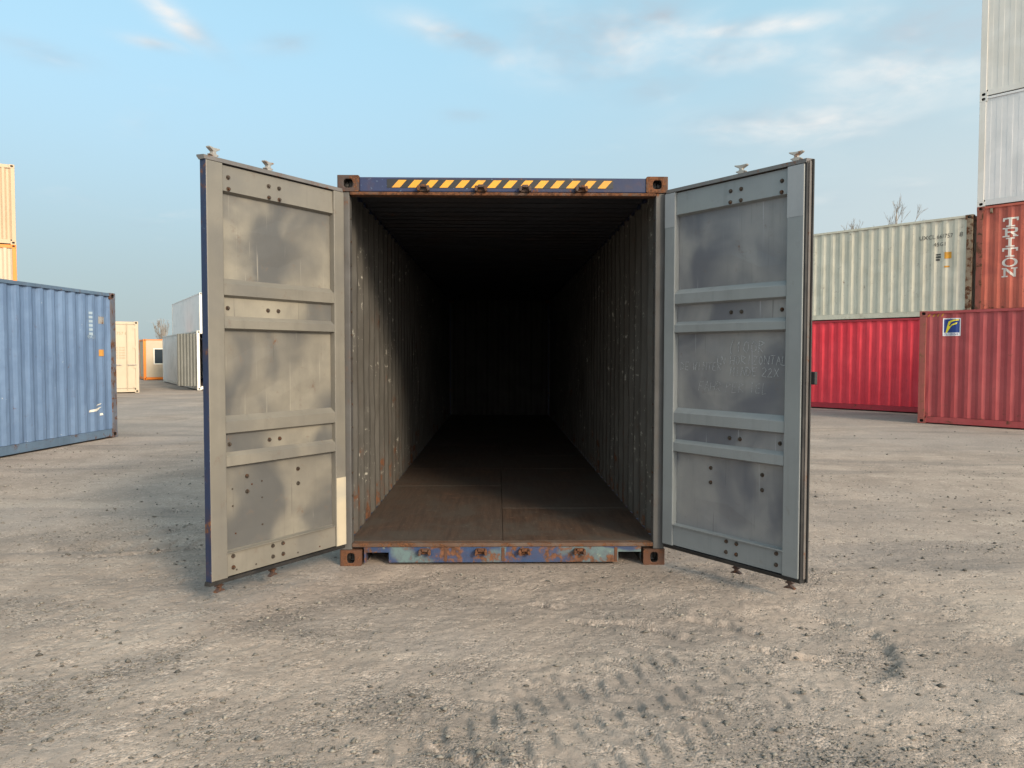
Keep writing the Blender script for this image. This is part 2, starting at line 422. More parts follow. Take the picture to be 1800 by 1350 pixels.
h = g.math('ADD', g.math('MULTIPLY', n3, 0.7), g.math('MULTIPLY', n4, 0.35))
h = g.math('ADD', h, g.math('MULTIPLY', n2, 0.5))
h = g.math('SUBTRACT', h, g.math('MULTIPLY', g.math('MULTIPLY', v1.outputs['Distance'], pebm), 0.9))
bp = g.n('ShaderNodeBump')
bp.inputs['Distance'].default_value = 0.009
bp.inputs['Strength'].default_value = 0.9
g.link(h, bp.inputs['Height'])
g.link(bp.outputs[0], b.inputs['Normal'])
M['ground'] = m

m, g, b = new_mat('loose gravel stones')
t = g.n('ShaderNodeTexCoord')
at = g.n('ShaderNodeAttribute')
at.attribute_name = 'tone'
g.link(g.mix(at.outputs['Fac'], (0.07, 0.065, 0.058), (0.30, 0.272, 0.235)), b.inputs['Base Color'])
b.inputs['Roughness'].default_value = 0.9
M['stone'] = m


# ------------------------------------------------------------------ mesh helpers
class MB:
    def __init__(self):
        self.v, self.f, self.mi = [], [], []

    def quad(self, *pts, mi=0):
        i = len(self.v)
        self.v += [tuple(p) for p in pts]
        self.f.append(tuple(range(i, i + len(pts))))
        self.mi.append(mi)

    def box(self, x0, x1, y0, y1, z0, z1, mi=0):
        i = len(self.v)
        self.v += [(x0, y0, z0), (x1, y0, z0), (x1, y1, z0), (x0, y1, z0), (x0, y0, z1), (x1, y0, z1), (x1, y1, z1), (x0, y1, z1)]
        for q in ((0, 3, 2, 1), (4, 5, 6, 7), (0, 1, 5, 4), (1, 2, 6, 5), (2, 3, 7, 6), (3, 0, 4, 7)):
            self.f.append(tuple(i + k for k in q))
            self.mi.append(mi)
        return self

    def tube(self, p0, p1, r0, r1=None, n=10, mi=0, caps=True):
        r1 = r0 if r1 is None else r1
        p0, p1 = Vector(p0), Vector(p1)
        d = (p1 - p0).normalized()
        a = d.orthogonal().normalized()
        c = d.cross(a)
        i = len(self.v)
        for p, r in ((p0, r0), (p1, r1)):
            for k in range(n):
                t = 2 * math.pi * k / n
                self.v.append(tuple(p + (a * math.cos(t) + c * math.sin(t)) * r))
        for k in range(n):
            self.f.append((i + k, i + (k + 1) % n, i + n + (k + 1) % n, i + n + k))
            self.mi.append(mi)
        if caps:
            self.f.append(tuple(i + k for k in reversed(range(n))))
            self.f.append(tuple(i + n + k for k in range(n)))
            self.mi += [mi, mi]
        return self

    def prism(self, poly, axis, a0, a1, mi=0):
        """extrude a 2D polygon; axis 'y': poly is (x,z); 'x': poly is (y,z)"""
        n = len(poly)
        i = len(self.v)
        for a in (a0, a1):
            for p, q in poly:
                self.v.append((p, a, q) if axis == 'y' else (a, p, q))
        self.f.append(tuple(i + k for k in range(n)))
        self.f.append(tuple(i + n + k for k in reversed(range(n))))
        self.mi += [mi, mi]
        for k in range(n):
            self.f.append((i + k, i + n + k, i + n + (k + 1) % n, i + (k + 1) % n))
            self.mi.append(mi)
        return self

    def mesh(self, name, mats, recalc=True):
        me = bpy.data.meshes.new(name)
        me.from_pydata(self.v, [], self.f)
        for mm in (mats if isinstance(mats, (list, tuple)) else [mats]):
            me.materials.append(mm)
        me.polygons.foreach_set('material_index', self.mi)
        if recalc:
            bm = bmesh.new()
            bm.from_mesh(me)
            bmesh.ops.recalc_face_normals(bm, faces=bm.faces)
            bm.to_mesh(me)
            bm.free()
        me.update()
        return me

    def build(self, name, mats, parent=None, bevel=0.0, label=None, recalc=True):
        return put(name, self.mesh(name, mats, recalc), parent, bevel, label)


def put(name, me, parent=None, bevel=0.0, label=None, loc=None, rot=None):
    o = bpy.data.objects.new(name, me)
    COL.objects.link(o)
    if parent is not None:
        o.parent = parent
    if loc is not None:
        o.location = loc
    if rot is not None:
        o.rotation_euler = rot
    if bevel > 0:
        bv = o.modifiers.new('bevel', 'BEVEL')
        bv.width = bevel
        bv.segments = 2
        bv.limit_method = 'ANGLE'
        bv.angle_limit = R(50)
    if label:
        o['label'] = label
    return o


def thing(name, label, cat, loc=(0, 0, 0), rotz=0.0, group=None):
    o = bpy.data.objects.new(name, None)
    COL.objects.link(o)
    o.location = loc
    o.rotation_euler = (0, 0, rotz)
    o.empty_display_size = 0.2
    o['label'] = label
    o['category'] = cat
    if group:
        o['group'] = group
    return o


# ------------------------------------------------------------------ corner castings
CAST = (0.178, 0.162, 0.118)


def casting_mesh(name, mat, sx, sy, size=CAST, hole=(0.040, 0.032)):
    """corner block centred on its box; open oval holes on the end face (sx) and the side face (sy)"""
    lx, ly, lz = (s / 2 for s in size)
    mb = MB()

    def face(o, u, v, n, hu, hv, hole):
        o, u, v, n = Vector(o), Vector(u), Vector(v), Vector(n)
        cs = [o + u * a * hu + v * b2 * hv for a, b2 in ((-1, -1), (1, -1), (1, 1), (-1, 1))]
        if not hole:
            mb.quad(*cs)
            return
        K = 16
        ring, sq = [], []
        for k in range(K):
            t = 2 * math.pi * (k + 0.5) / K
            ct, st = math.cos(t), math.sin(t)
            e = 0.65
            ring.append(o + u * (math.copysign(abs(ct) ** e, ct) * hole[0]) + v * (math.copysign(abs(st) ** e, st) * hole[1]))
            s = 1 / max(abs(ct), abs(st))
            sq.append(o + u * (ct * s * hu) + v * (st * s * hv))
        # square ring needs the corners too: put them where the angle passes 45 degrees
        for k in range(K):
            k2 = (k + 1) % K
            a, b2 = sq[k], sq[k2]
            au, av = (a - o).dot(u), (a - o).dot(v)
            bu, bv = (b2 - o).dot(u), (b2 - o).dot(v)
            if abs(abs(au) - hu) < 1e-6 and abs(abs(bv) - hv) < 1e-6 and abs(abs(bu) - hu) > 1e-6:
                mid = o + u * math.copysign(hu, au) + v * math.copysign(hv, bv)
                mb.quad(ring[k], a, mid, b2, ring[k2])
            elif abs(abs(av) - hv) < 1e-6 and abs(abs(bu) - hu) < 1e-6 and abs(abs(au) - hu) > 1e-6:
                mid = o + u * math.copysign(hu, bu) + v * math.copysign(hv, av)
                mb.quad(ring[k], a, mid, b2, ring[k2])
            else:
                mb.quad(ring[k], a, b2, ring[k2])
            d = n * -0.075
            mb.quad(ring[k], ring[k2], ring[k2] + d, ring[k] + d, mi=1)
        mb.quad(*[p - n * 0.075 for p in ring], mi=1)

    X, Y, Z = Vector((1, 0, 0)), Vector((0, 1, 0)), Vector((0, 0, 1))
    face(X * lx, Y, Z, X, ly, lz, hole if sx > 0 else None)
    face(X * -lx, -Y, Z, -X, ly, lz, hole if sx < 0 else None)
    face(Y * ly, -X, Z, Y, lx, lz, hole if sy > 0 else None)
    face(Y * -ly, X, Z, -Y, lx, lz, hole if sy < 0 else None)
    face(Z * lz, X, Y, Z, lx, ly, None)
    face(Z * -lz, X, -Y, -Z, lx, ly, None)
    bm = bmesh.new()
    vs = [bm.verts.new(p) for p in mb.v]
    for f, mi in zip(mb.f, mb.mi):
        try:
            ff = bm.faces.new([vs[k] for k in f])
            ff.material_index = mi
        except ValueError:
            pass
    bmesh.ops.remove_doubles(bm, verts=bm.verts, dist=1e-5)
    me = bpy.data.meshes.new(name)
    bm.to_mesh(me)
    bm.free()
    me.materials.append(mat)
    me.materials.append(M['hole'])
    return me


CAST_CACHE = {}


def castings(parent, L, Wd, H, mat):
    for sx in (-1, 1):
        for sy in (-1, 1):
            key = (mat.name, sx, sy)
            if key not in CAST_CACHE:
                CAST_CACHE[key] = casting_mesh('corner_casting', mat, sx, sy)
            for z in (CAST[2] / 2, H - CAST[2] / 2):
                x = CAST[0] / 2 if sx < 0 else L - CAST[0] / 2
                y = CAST[1] / 2 if sy < 0 else Wd - CAST[1] / 2
                put('corner_casting', CAST_CACHE[key], parent, 0.006, loc=(x, y, z))


# ------------------------------------------------------------------ corrugated walls
PITCH = 0.278


def profile(x0, x1, pitch=PITCH, depth=0.028, flat=0.26):
    """breakpoints (x, inward depth) of a trapezoid corrugation, outer flat first"""
    n = max(1, round((x1 - x0) / pitch))
    p = (x1 - x0) / n
    pts = []
    for k in range(n):
        a = x0 + k * p
        pts += [(a, 0.0), (a + flat * p, 0.0), (a + 0.5 * p, depth), (a + (0.5 + flat) * p, depth)]
    pts.append((x1, 0.0))
    return pts


def prof_y(pts, x):
    for (a, ya), (b, yb) in zip(pts, pts[1:]):
        if a <= x <= b:
            return ya + (yb - ya) * (x - a) / max(1e-9, b - a)
    return 0.0


def wall_mesh(name, pts, y, z0, z1, mats, s=1.0, nz=8, dent=0.004, skin=0.003, seed=0):
    """corrugated sheet with two skins; outward is -s along y; mats = (outside, inside)"""
    rg = np.random.default_rng(seed)
    xs = np.array([p[0] for p in pts])
    ds = np.array([p[1] for p in pts])
    zs = np.linspace(z0, z1, nz + 1)
    jit = rg.normal(0, dent, (nz + 1, len(xs)))
    jit = (jit + np.roll(jit, 1, 1) + np.roll(jit, 2, 1)) / 2.2
    jit[0] = jit[-1] = 0
    verts, faces, mi = [], [], []
    for k, o in enumerate((0.0, skin)):
        for i, z in enumerate(zs):
            for j in range(len(xs)):
                verts.append((xs[j], y + s * (ds[j] + jit[i, j] + o), z))
        off = k * (nz + 1) * len(xs)
        for i in range(nz):
            for j in range(len(xs) - 1):
                a = off + i * len(xs) + j
                q = (a, a + 1, a + 1 + len(xs), a + len(xs))
                faces.append(q if (k == 0) == (s > 0) else q[::-1])
                mi.append(k)
    me = bpy.data.meshes.new(name)
    me.from_pydata(verts, [], faces)
    for mm in mats:
        me.materials.append(mm)
    me.polygons.foreach_set('material_index', mi)
    return me


def end_mesh(name, x, y0, y1, z0, z1, mat, s, pitch=0.25, depth=0.045, seed=0):
    """corrugated sheet across the width at x; outward is s along x"""
    pts = profile(y0, y1, pitch, depth)
    me = wall_mesh(name, pts, 0.0, z0, z1, (mat, mat), 1.0, 4, 0.003, 0.003, seed)
    for v in me.vertices:
        a, d, z = v.co
        v.co = (x - s * d, a, z)
    return me


# ------------------------------------------------------------------ print on corrugated walls
def clip_poly(poly, lo, hi):
    for sgn, lim in ((1, lo), (-1, hi)):
        out = []
        for (x0, z0), (x1, z1) in zip(poly, poly[1:] + poly[:1]):
            i0, i1 = sgn * (x0 - lim) >= 0, sgn * (x1 - lim) >= 0
            if i0:
                out.append((x0, z0))
            if i0 != i1:
                t = (lim - x0) / (x1 - x0)
                out.append((lim, z0 + t * (z1 - z0)))
        poly = out
        if len(poly) < 3:
            return None
    return poly


def decal(mb, polys, pts, y, lift=0.0065, mi=0, step=0.0003):
    """lay 2D convex polygons on the wall with corrugation pts (outer side, -y)"""
    for k, poly in enumerate(polys):
        x_lo, x_hi = min(p[0] for p in poly), max(p[0] for p in poly)
        for (a, _), (b2, _) in zip(pts, pts[1:]):
            if b2 <= x_lo or a >= x_hi:
                continue
            c = clip_poly(poly, a, b2)
            if c:
                mb.quad(*[(px, y + prof_y(pts, px) - lift - step * k, pz) for px, pz in c], mi=mi)


FLAT = [(-100.0, 0.0), (100.0, 0.0)]


def rect(x0, x1, z0, z1):
    return [(x0, z0), (x1, z0), (x1, z1), (x0, z1)]


def text_polys(txt, size, x, z, sx=1.0, align='LEFT', shear=0.0):
    cu = bpy.data.curves.new('text', 'FONT')
    cu.body = txt
    cu.size = size
    cu.align_x = align
    cu.shear = shear
    cu.resolution_u = 2
    o = bpy.data.objects.new('text', cu)
    COL.objects.link(o)
    dg = bpy.context.evaluated_depsgraph_get()
    me = o.evaluated_get(dg).to_mesh()
    polys = [[(x + me.vertices[i].co.x * sx, z + me.vertices[i].co.y) for i in p.vertices] for p in me.polygons]
    bpy.data.objects.remove(o)
    bpy.data.curves.remove(cu)
    return polys


# ------------------------------------------------------------------ generic yard container
# local frame: x along the length, y=0 is the face that shows (outward -y), z up
def box_container(name, label, cat, loc, rotz, L, H, wall, frame, rail, cast, group=None, style='corrugated',
                  ends=('end_wall', 'end_wall'), Wd=2.438, seed=1, inner=None):
    t = thing(name, label, cat, loc, R(rotz), group)
    pw = 0.15
    if style == 'corrugated':
        pts = profile(pw, L - pw)
    else:                                   # insulated box: nearly flat skin with narrow shallow ribs
        pts = profile(pw, L - pw, 0.24, 0.0025, 0.44)
    yw = 0.018 if style == 'corrugated' else 0.022
    zb, zt = 0.165, H - 0.062
    inn = inner or wall
    dent = 0.0038 if style == 'corrugated' else 0.0015
    put('side_wall', wall_mesh('side_wall', pts, yw, zb, zt, (wall, inn), 1.0, 8, dent, 0.003, seed), t)
    put('side_wall', wall_mesh('side_wall', pts, Wd - yw, zb, zt, (wall, inn), -1.0, 4, dent, 0.003, seed + 1), t)
    for y0, y1 in ((0.004, 0.062), (Wd - 0.062, Wd - 0.004)):
        MB().box(0.178, L - 0.178, y0, y1, H - 0.064, H - 0.008).build('top_rail', rail, t)
        ya, yb = (y0 + 0.004, y1) if y0 < 1 else (y0, y1 - 0.004)
        MB().box(0.178, L - 0.178, ya, yb, 0.022, 0.160).build('bottom_rail', rail, t)
    for x0, x1 in ((0.0, pw - 0.002), (L - pw + 0.002, L)):
        for y0, y1 in ((0.002, 0.12), (Wd - 0.12, Wd - 0.002)):
            xa, xb = (x0 + 0.003, x1) if x0 == 0 else (x0, x1 - 0.003)
            MB().box(xa, xb, y0, y1, 0.118, H - 0.118).build('corner_post', frame, t, 0.006)
    MB().box(0.07, L - 0.07, 0.066, Wd - 0.066, H - 0.05, H - 0.012).build('roof', rail, t)
    MB().box(0.07, L - 0.07, 0.066, Wd - 0.066, 0.13, 0.158).build('floor', M['wood'], t)
    castings(t, L, Wd, H, cast)
    for side, kind in zip((0, 1), ends):
        s = -1 if side == 0 else 1
        xe = 0.02 if side == 0 else L - 0.02
        xo = sorted((xe, xe - s * 0.06))
        MB().box(xo[0], xo[1], 0.164, Wd - 0.164, 0.03, 0.17).build('end_sill', rail, t)
        MB().box(xo[0], xo[1], 0.164, Wd - 0.164, H - 0.12, H - 0.01).build('end_header', rail, t)
        if kind == 'end_wall':
            put('end_wall', end_mesh('end_wall', xe - s * 0.004, 0.122, Wd - 0.122, 0.172, H - 0.122, wall, s, seed=seed + 5), t)
        elif kind == 'doors':
            for y0, y1 in ((0.125, Wd / 2 - 0.004), (Wd / 2 + 0.004, Wd - 0.125)):
                mb = MB().box(*sorted((xe, xe - s * 0.045)), y0, y1, 0.18, H - 0.13)
                d = mb.build('door', wall, t, 0.005)
                for k in range(4):
                    z = 0.25 + k * (H - 0.5) / 3
                    hy = (y0 - 0.05, y0 + 0.09) if y0 < Wd / 2 - 0.5 else (y1 - 0.09, y1 + 0.05)
                    MB().box(*sorted((xe + s * 0.001, xe + s * 0.02)), *hy, z - 0.05, z + 0.05).build('hinge', frame, d)
                for ry in ((y0 + 0.30, y0 + 0.86) if y0 < 1 else (y1 - 0.30, y1 - 0.86)):
                    MB().tube((xe + s * 0.03, ry, 0.12), (xe + s * 0.03, ry, H - 0.08), 0.017, n=8).build('lock_rod', wall, d)
                    MB().box(*sorted((xe + s * 0.034, xe + s * 0.05)), ry - 0.02, ry + 0.36, 1.12, 1.15).build('handle', M['galv'], d)
    return t, pts, yw


# ------------------------------------------------------------------ ground
def vnoise(x, y, seed):
    r = np.random.default_rng(seed)
    N = 256
    lat = r.random((N, N))
    xi, yi = np.floor(x).astype(int), np.floor(y).astype(int)
    fx, fy = x - xi, y - yi
    fx, fy = fx * fx * (3 - 2 * fx), fy * fy * (3 - 2 * fy)
    g2 = lambda a, b2: lat[a % N, b2 % N]
    return ((g2(xi, yi) * (1 - fx) + g2(xi + 1, yi) * fx) * (1 - fy) + (g2(xi, yi + 1) * (1 - fx) + g2(xi + 1, yi + 1) * fx) * fy)


def fbm(x, y, seed, octv=5, gain=0.5):
    s, a, tot = 0.0, 1.0, 0.0
    for k in range(octv):
        s = s + a * vnoise(x * 2 ** k + 13.7 * k, y * 2 ** k + 7.3 * k, seed + k)
        tot += a
        a *= gain
    return s / tot


def seg_dist(x, y, line):
    """distance to a polyline, signed side and fraction along it"""
    best = np.full(x.shape, 1e9)
    side = np.zeros(x.shape)
    frac = np.zeros(x.shape)
    n = len(line) - 1
    for k in range(n):
        ax, ay = line[k]
        bx, by = line[k + 1]
        ux, uy = bx - ax, by - ay
        tt = np.clip(((x - ax) * ux + (y - ay) * uy) / (ux * ux + uy * uy), 0, 1)
        d = np.hypot(x - ax - tt * ux, y - ay - tt * uy)
        cr = np.sign(ux * (y - ay) - uy * (x - ax))
        m2 = d < best
        best = np.where(m2, d, best)
        side = np.where(m2, cr, side)
        frac = np.where(m2, (k + tt) / n, frac)
    return best, side, frac


SCARP = [(1.78, 4.62), (1.88, 4.52), (1.95, 4.44), (2.04, 4.34), (2.12, 4.23), (2.14, 4.06), (2.07, 3.86), (2.03, 3.76), (1.94, 3.64), (1.84, 3.58), (1.77, 3.52)]
FURROWS = [[(0.59, 4.44), (0.84, 4.32), (0.98, 4.2), (1.09, 4.07)], [(0.38, 4.49), (0.61, 4.34)], [(0.18, 4.8), (0.44, 4.67)],
           [(1.25, 4.05), (1.5, 3.86), (1.72, 3.78)], [(1.0, 4.5), (1.3, 4.33), (1.5, 4.1)], [(-0.4, 3.1), (0.05, 2.75), (0.3, 2.55)],
           [(-3.2, 5.9), (-2.4, 6.15), (-1.9, 6.2)], [(-3.6, 6.6), (-2.7, 6.9)], [(-5.0, 7.2), (-3.4, 7.7), (-2.3, 7.9)]]
BAND = [(-2.9, 2.9), (-2.31, 3.35), (-2.15, 3.51), (-2.0, 3.67), (-1.8, 3.82), (-1.64, 3.98), (-1.43, 4.26), (-1.23, 4.59), (-0.88, 4.97), (-0.5, 5.3)]
PATCHES = [(-0.45, 3.38, 0.34, 0.16), (1.05, 3.05, 0.40, 0.22), (1.3, 2.85, 0.5, 0.2), (0.55, 4.98, 0.22, 0.12), (0.62, 4.30, 0.2, 0.1), (-0.13, 3.75, 0.18, 0.12),
           (-0.1, 2.95, 0.25, 0.3), (0.85, 3.75, 0.3, 0.15), (-2.2, 3.4, 0.45, 0.3), (-1.0, 4.3, 0.3, 0.15), (1.9, 3.95, 0.22, 0.35), (0.1, 3.2, 0.2, 0.1)]


def loose_mask(x, y):
    nz = fbm(x * 2.2, y * 2.2, 91, 4)
    d, _, _ = seg_dist(x, y, BAND)
    m2 = np.exp(-(d / 0.17) ** 2) * 0.95
    for cx, cy, rx, ry in PATCHES:
        m2 = np.maximum(m2, np.exp(-((x - cx) / rx) ** 2 - ((y - cy) / ry) ** 2))
    m2 = m2 * np.clip((nz - 0.30) / 0.22, 0, 1.2)
    gen = np.clip((fbm(x * 0.9, y * 1.3, 55, 5) - 0.55) / 0.12, 0, 1) * 0.5
    d, side, fr = seg_dist(x, y, SCARP)
    jag = (fbm(x * 14, y * 14, 15, 3) - 0.5) * 0.06
    m2 = np.maximum(m2, np.exp(-((side * d + jag + 0.02) / 0.05) ** 2) * np.clip(np.minimum(fr, 1 - fr) / 0.12, 0, 1) * 0.45)
    for ln in FURROWS:
        d, side, fr = seg_dist(x, y, ln)
        m2 = np.maximum(m2, np.exp(-(d / 0.03) ** 2) * np.clip(np.minimum(fr, 1 - fr) / 0.2, 0, 1) * 0.8)
    tr = np.exp(-((x - 0.5) / 0.62) ** 4 - ((y - 3.40) / 0.42) ** 4)
    return np.clip(np.maximum(m2, gen), 0, 1) * (1 - 0.8 * tr)


def ground_height(x, y):
    near = np.exp(-np.maximum(0, np.hypot(x, y) - 9) / 8.0)
    h = (fbm(x * 0.8, y * 0.8, 3, 3) - 0.5) * 0.045 * near
    h += (fbm(x * 5, y * 5, 21, 4) - 0.5) * 0.022 * near
    fine = np.exp(-np.maximum(0, y - 6.5) / 1.5)
    h += (fbm(x * 26, y * 26, 33, 3, 0.6) - 0.5) * 0.011 * fine
    # tyre tread prints: rows of cross lugs, each row shifted by half a lug
    a = R(33)
    sx, sy = x - 0.45, y - 3.45
    s = sx * math.cos(a) + sy * math.sin(a)
    tt = -sx * math.sin(a) + sy * math.cos(a)
    wob = (fbm(x * 3, y * 3, 77, 3) - 0.5)
    tq = (tt + wob * 0.06) / 0.30
    zig = np.abs(tq - np.floor(tq) - 0.5) * 2
    zig = zig * zig * (3 - 2 * zig)
    ph = (s + wob * 0.09 - 0.10 * tt + 0.045 * zig) / 0.122
    saw = ph - np.floor(ph)
    lug = np.clip((1 - saw) * 1.2, 0, 1) * np.clip(saw / 0.16, 0, 1)
    win = np.clip((0.47 - np.abs(tt + 0.14)) / 0.06, 0, 1) * np.clip((1.25 - np.abs(s + 0.05)) / 0.6, 0, 1)
    worn = np.clip((fbm(x * 2.8, y * 2.8, 63, 4) - 0.31) / 0.18, 0, 1)
    strip = 1 - 0.6 * np.exp(-((tt + 0.04 + wob * 0.05) / 0.03) ** 2)
    h += 0.021 * (lug - 0.6) * win * worn * strip
    # fainter prints further left
    a2 = R(8)
    s2 = x * math.cos(a2) + y * math.sin(a2)
    t2 = -x * math.sin(a2) + y * math.cos(a2)
    for c in (6.75, 7.35, 8.6, 9.3):
        w2 = np.clip((0.16 - np.abs(t2 - c - 0.15 * np.sin(s2 * 0.6))) / 0.05, 0, 1) * np.clip((-1.6 - x) / 0.5, 0, 1) * np.clip((x + 7) / 1.0, 0, 1)
        h += 0.016 * (np.clip(np.sin(s2 * 6.283 / 0.19 + 3 * np.abs(t2 - c)) * 3, -1, 1) * 0.5 - 0.4) * w2
    # crumbled edge of a dried rut
    d, side, fr = seg_dist(x, y, SCARP)
    jag = (fbm(x * 14, y * 14, 15, 3) - 0.5) * 0.06
    fade = np.clip(np.minimum(fr, 1 - fr) / 0.2, 0, 1)
    sd = side * d + jag
    h += np.where(d < 0.6, -0.036 * np.exp(-np.maximum(0, -sd) / 0.22) * (1 / (1 + np.exp(np.clip(sd / 0.012, -50, 50)))) * fade, 0)
    for k, ln in enumerate(FURROWS):
        d, side, fr = seg_dist(x, y, ln)
        fade = np.clip(np.minimum(fr, 1 - fr) / 0.25, 0, 1)
        jag = (fbm(x * 12, y * 12, 40 + k, 3) - 0.5) * 0.07
        sd = side * d + jag
        h += (-0.022 * np.exp(-(sd / 0.022) ** 2) + 0.016 * np.exp(-((sd - 0.05) / 0.03) ** 2)) * fade
    # flat bed under the open container
    bed = np.clip((1.6 - np.abs(x - 0.04)) / 0.35, 0, 1) * np.clip((y - 5.35) / 0.25, 0, 1)
    return h * (1 - bed) - 0.02 * (1 - np.exp(-np.maximum(0, np.hypot(x, y) - 12) / 10))


def graded(fine0, fine1, st, lo, hi, growth=1.09):
    c = list(np.arange(fine0, fine1, st))
    s, p = st, c[-1]
    up = []
    while p < hi:
        s *= growth
        p += s
        up.append(p)
    s, p = st, fine0
    dn = []
    while p > lo:
        s *= growth
        p -= s
        dn.append(p)
    return np.array(dn[::-1] + c + up)


gx = graded(-2.7, 2.9, 0.0125, -900, 900)
gy = graded(2.4, 5.7, 0.0125, -300, 1500)
GX, GY = np.meshgrid(gx, gy)
GZ = ground_height(GX, GY)
nx, ny = len(gx), len(gy)
gm = bpy.data.meshes.new('ground')
idx = np.arange(nx * ny).reshape(ny, nx)
quads = np.stack([idx[:-1, :-1], idx[:-1, 1:], idx[1:, 1:], idx[1:, :-1]], -1).reshape(-1, 4)
gm.vertices.add(nx * ny)
gm.vertices.foreach_set('co', np.stack([GX, GY, GZ], -1).ravel())
gm.loops.add(quads.size)
gm.loops.foreach_set('vertex_index', quads.ravel())
gm.polygons.add(len(quads))
gm.polygons.foreach_set('loop_start', np.arange(0, quads.size, 4))
gm.polygons.foreach_set('loop_total', np.full(len(quads), 4))
gm.update(calc_edges=True)
gm.polygons.foreach_set('use_smooth', np.ones(len(quads), bool))
la = gm.attributes.new('loose', 'FLOAT', 'POINT')
la.data.foreach_set('value', loose_mask(GX, GY).ravel().astype(np.float32))
gm.materials.append(M['ground'])
ground = bpy.data.objects.new('ground', gm)
COL.objects.link(ground)
ground['kind'] = 'structure'

# loose stones lying on the yard
NS = 62000
yy = 2.3 + 8.5 * RNG.random(NS) ** 1.9
xx = (RNG.random(NS) * 2 - 1) * (yy * 0.72 + 0.4)
lm = loose_mask(xx, yy)
keep = RNG.random(NS) < (0.16 + 0.84 * lm)
inside = (np.abs(xx - 0.04) < 1.2) & (yy > 5.6)
keep &= ~inside
xx, yy, lm = xx[keep], yy[keep], lm[keep]
ns = len(xx)
rad = 0.0018 + 0.0028 * RNG.random(ns) + 0.008 * RNG.random(ns) ** 10
rad *= 1 + 0.25 * lm
rad *= np.where(yy > 6, 1.25, 1.0)
# a second, sparser population of larger dark stones reaching further back
NB = 3400
yb = 2.6 + 13.0 * RNG.random(NB) ** 1.3
xb = (RNG.random(NB) * 2 - 1) * (yb * 0.74 + 0.4)
kb = ((np.abs(xb - 0.04) > 1.25) | (yb < 5.55)) & (RNG.random(NB) < np.clip((fbm(xb * 0.6, yb * 0.9, 71, 4) - 0.33) / 0.25, 0.05, 1))
xx, yy = np.concatenate([xx, xb[kb]]), np.concatenate([yy, yb[kb]])
lm = np.concatenate([lm, np.full(kb.sum(), 2.0)])
rad = np.concatenate([rad, 0.005 + 0.004 * RNG.random(kb.sum()) + 0.011 * RNG.random(kb.sum()) ** 5])
ns = len(xx)
zz = ground_height(xx, yy)
OCT = np.array([(1, 0, 0), (0, 1, 0), (-1, 0, 0), (0, -1, 0), (0, 0, 0.75), (0, 0, -0.5)], float)
ang = RNG.random(ns) * 6.28
sv = OCT[None] * (0.65 + 0.7 * RNG.random((ns, 6, 1))) + RNG.normal(0, 0.12, (ns, 6, 3))
ca, sa = np.cos(ang)[:, None], np.sin(ang)[:, None]
X_ = sv[..., 0] * ca - sv[..., 1] * sa
Y_ = sv[..., 0] * sa + sv[..., 1] * ca
el_ = 1 + 0.5 * RNG.random((ns, 1))
sv = np.stack([xx[:, None] + X_ * rad[:, None] * el_, yy[:, None] + Y_ * rad[:, None], zz[:, None] + sv[..., 2] * rad[:, None] + 0.25 * rad[:, None]], -1)
tri = np.array([(0, 1, 4), (1, 2, 4), (2, 3, 4), (3, 0, 4), (1, 0, 5), (2, 1, 5), (3, 2, 5), (0, 3, 5)])
tris = (tri[None] + 6 * np.arange(ns)[:, None, None]).reshape(-1, 3)
sm = bpy.data.meshes.new('loose_gravel')
sm.vertices.add(ns * 6)
sm.vertices.foreach_set('co', sv.ravel())
sm.loops.add(tris.size)
sm.loops.foreach_set('vertex_index', tris.ravel())
sm.polygons.add(len(tris))
sm.polygons.foreach_set('loop_start', np.arange(0, tris.size, 3))
sm.polygons.foreach_set('loop_total', np.full(len(tris), 3))
sm.update(calc_edges=True)
ta = sm.attributes.new('tone', 'FLOAT', 'POINT')
tone = np.clip(RNG.normal(0.52, 0.22, ns) - 0.15 * lm, 0, 1)
ta.data.foreach_set('value', np.repeat(tone, 6).astype(np.float32))
sm.materials.append(M['stone'])
gravel = bpy.data.objects.new('gravel', sm)
COL.objects.link(gravel)
gravel['kind'] = 'stuff'
gravel['label'] = 'loose grey gravel stones scattered over the dusty yard'
gravel['category'] = 'gravel'

# ------------------------------------------------------------------ the open container
FX, FY = 0.04, 5.643
CH, CW, CL = 2.896, 2.438, 12.192
main = thing('shipping_container', 'empty navy shipping container in the middle with both grey doors swung open', 'container', (FX, FY, 0))
HW = CW / 2
# side walls: built along x, then turned so that x runs into the depth
wp = profile(0.12, CL - 0.12)
for s in (-1, 1):
    me = wall_mesh('side_wall', wp, 0.0, 0.155, CH - 0.06, (M['inner'], M['navy']), 1.0, 12, 0.0035, 0.004, 3 + s)
    for v in me.vertices:
        a, d, z = v.co
        v.co = (s * (HW - 0.062 + d), a, z)
    put('side_wall', me, main)
rp = profile(0.10, CL - 0.02, 0.209, 0.020, 0.33)
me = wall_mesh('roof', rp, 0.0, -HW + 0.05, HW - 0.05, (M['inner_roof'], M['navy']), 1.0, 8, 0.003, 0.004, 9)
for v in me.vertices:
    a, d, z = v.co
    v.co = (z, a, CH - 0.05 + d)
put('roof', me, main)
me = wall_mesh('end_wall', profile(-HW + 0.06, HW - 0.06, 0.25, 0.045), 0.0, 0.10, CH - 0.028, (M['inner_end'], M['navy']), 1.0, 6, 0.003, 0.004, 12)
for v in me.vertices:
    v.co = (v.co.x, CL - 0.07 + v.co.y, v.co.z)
put('end_wall', me, main)
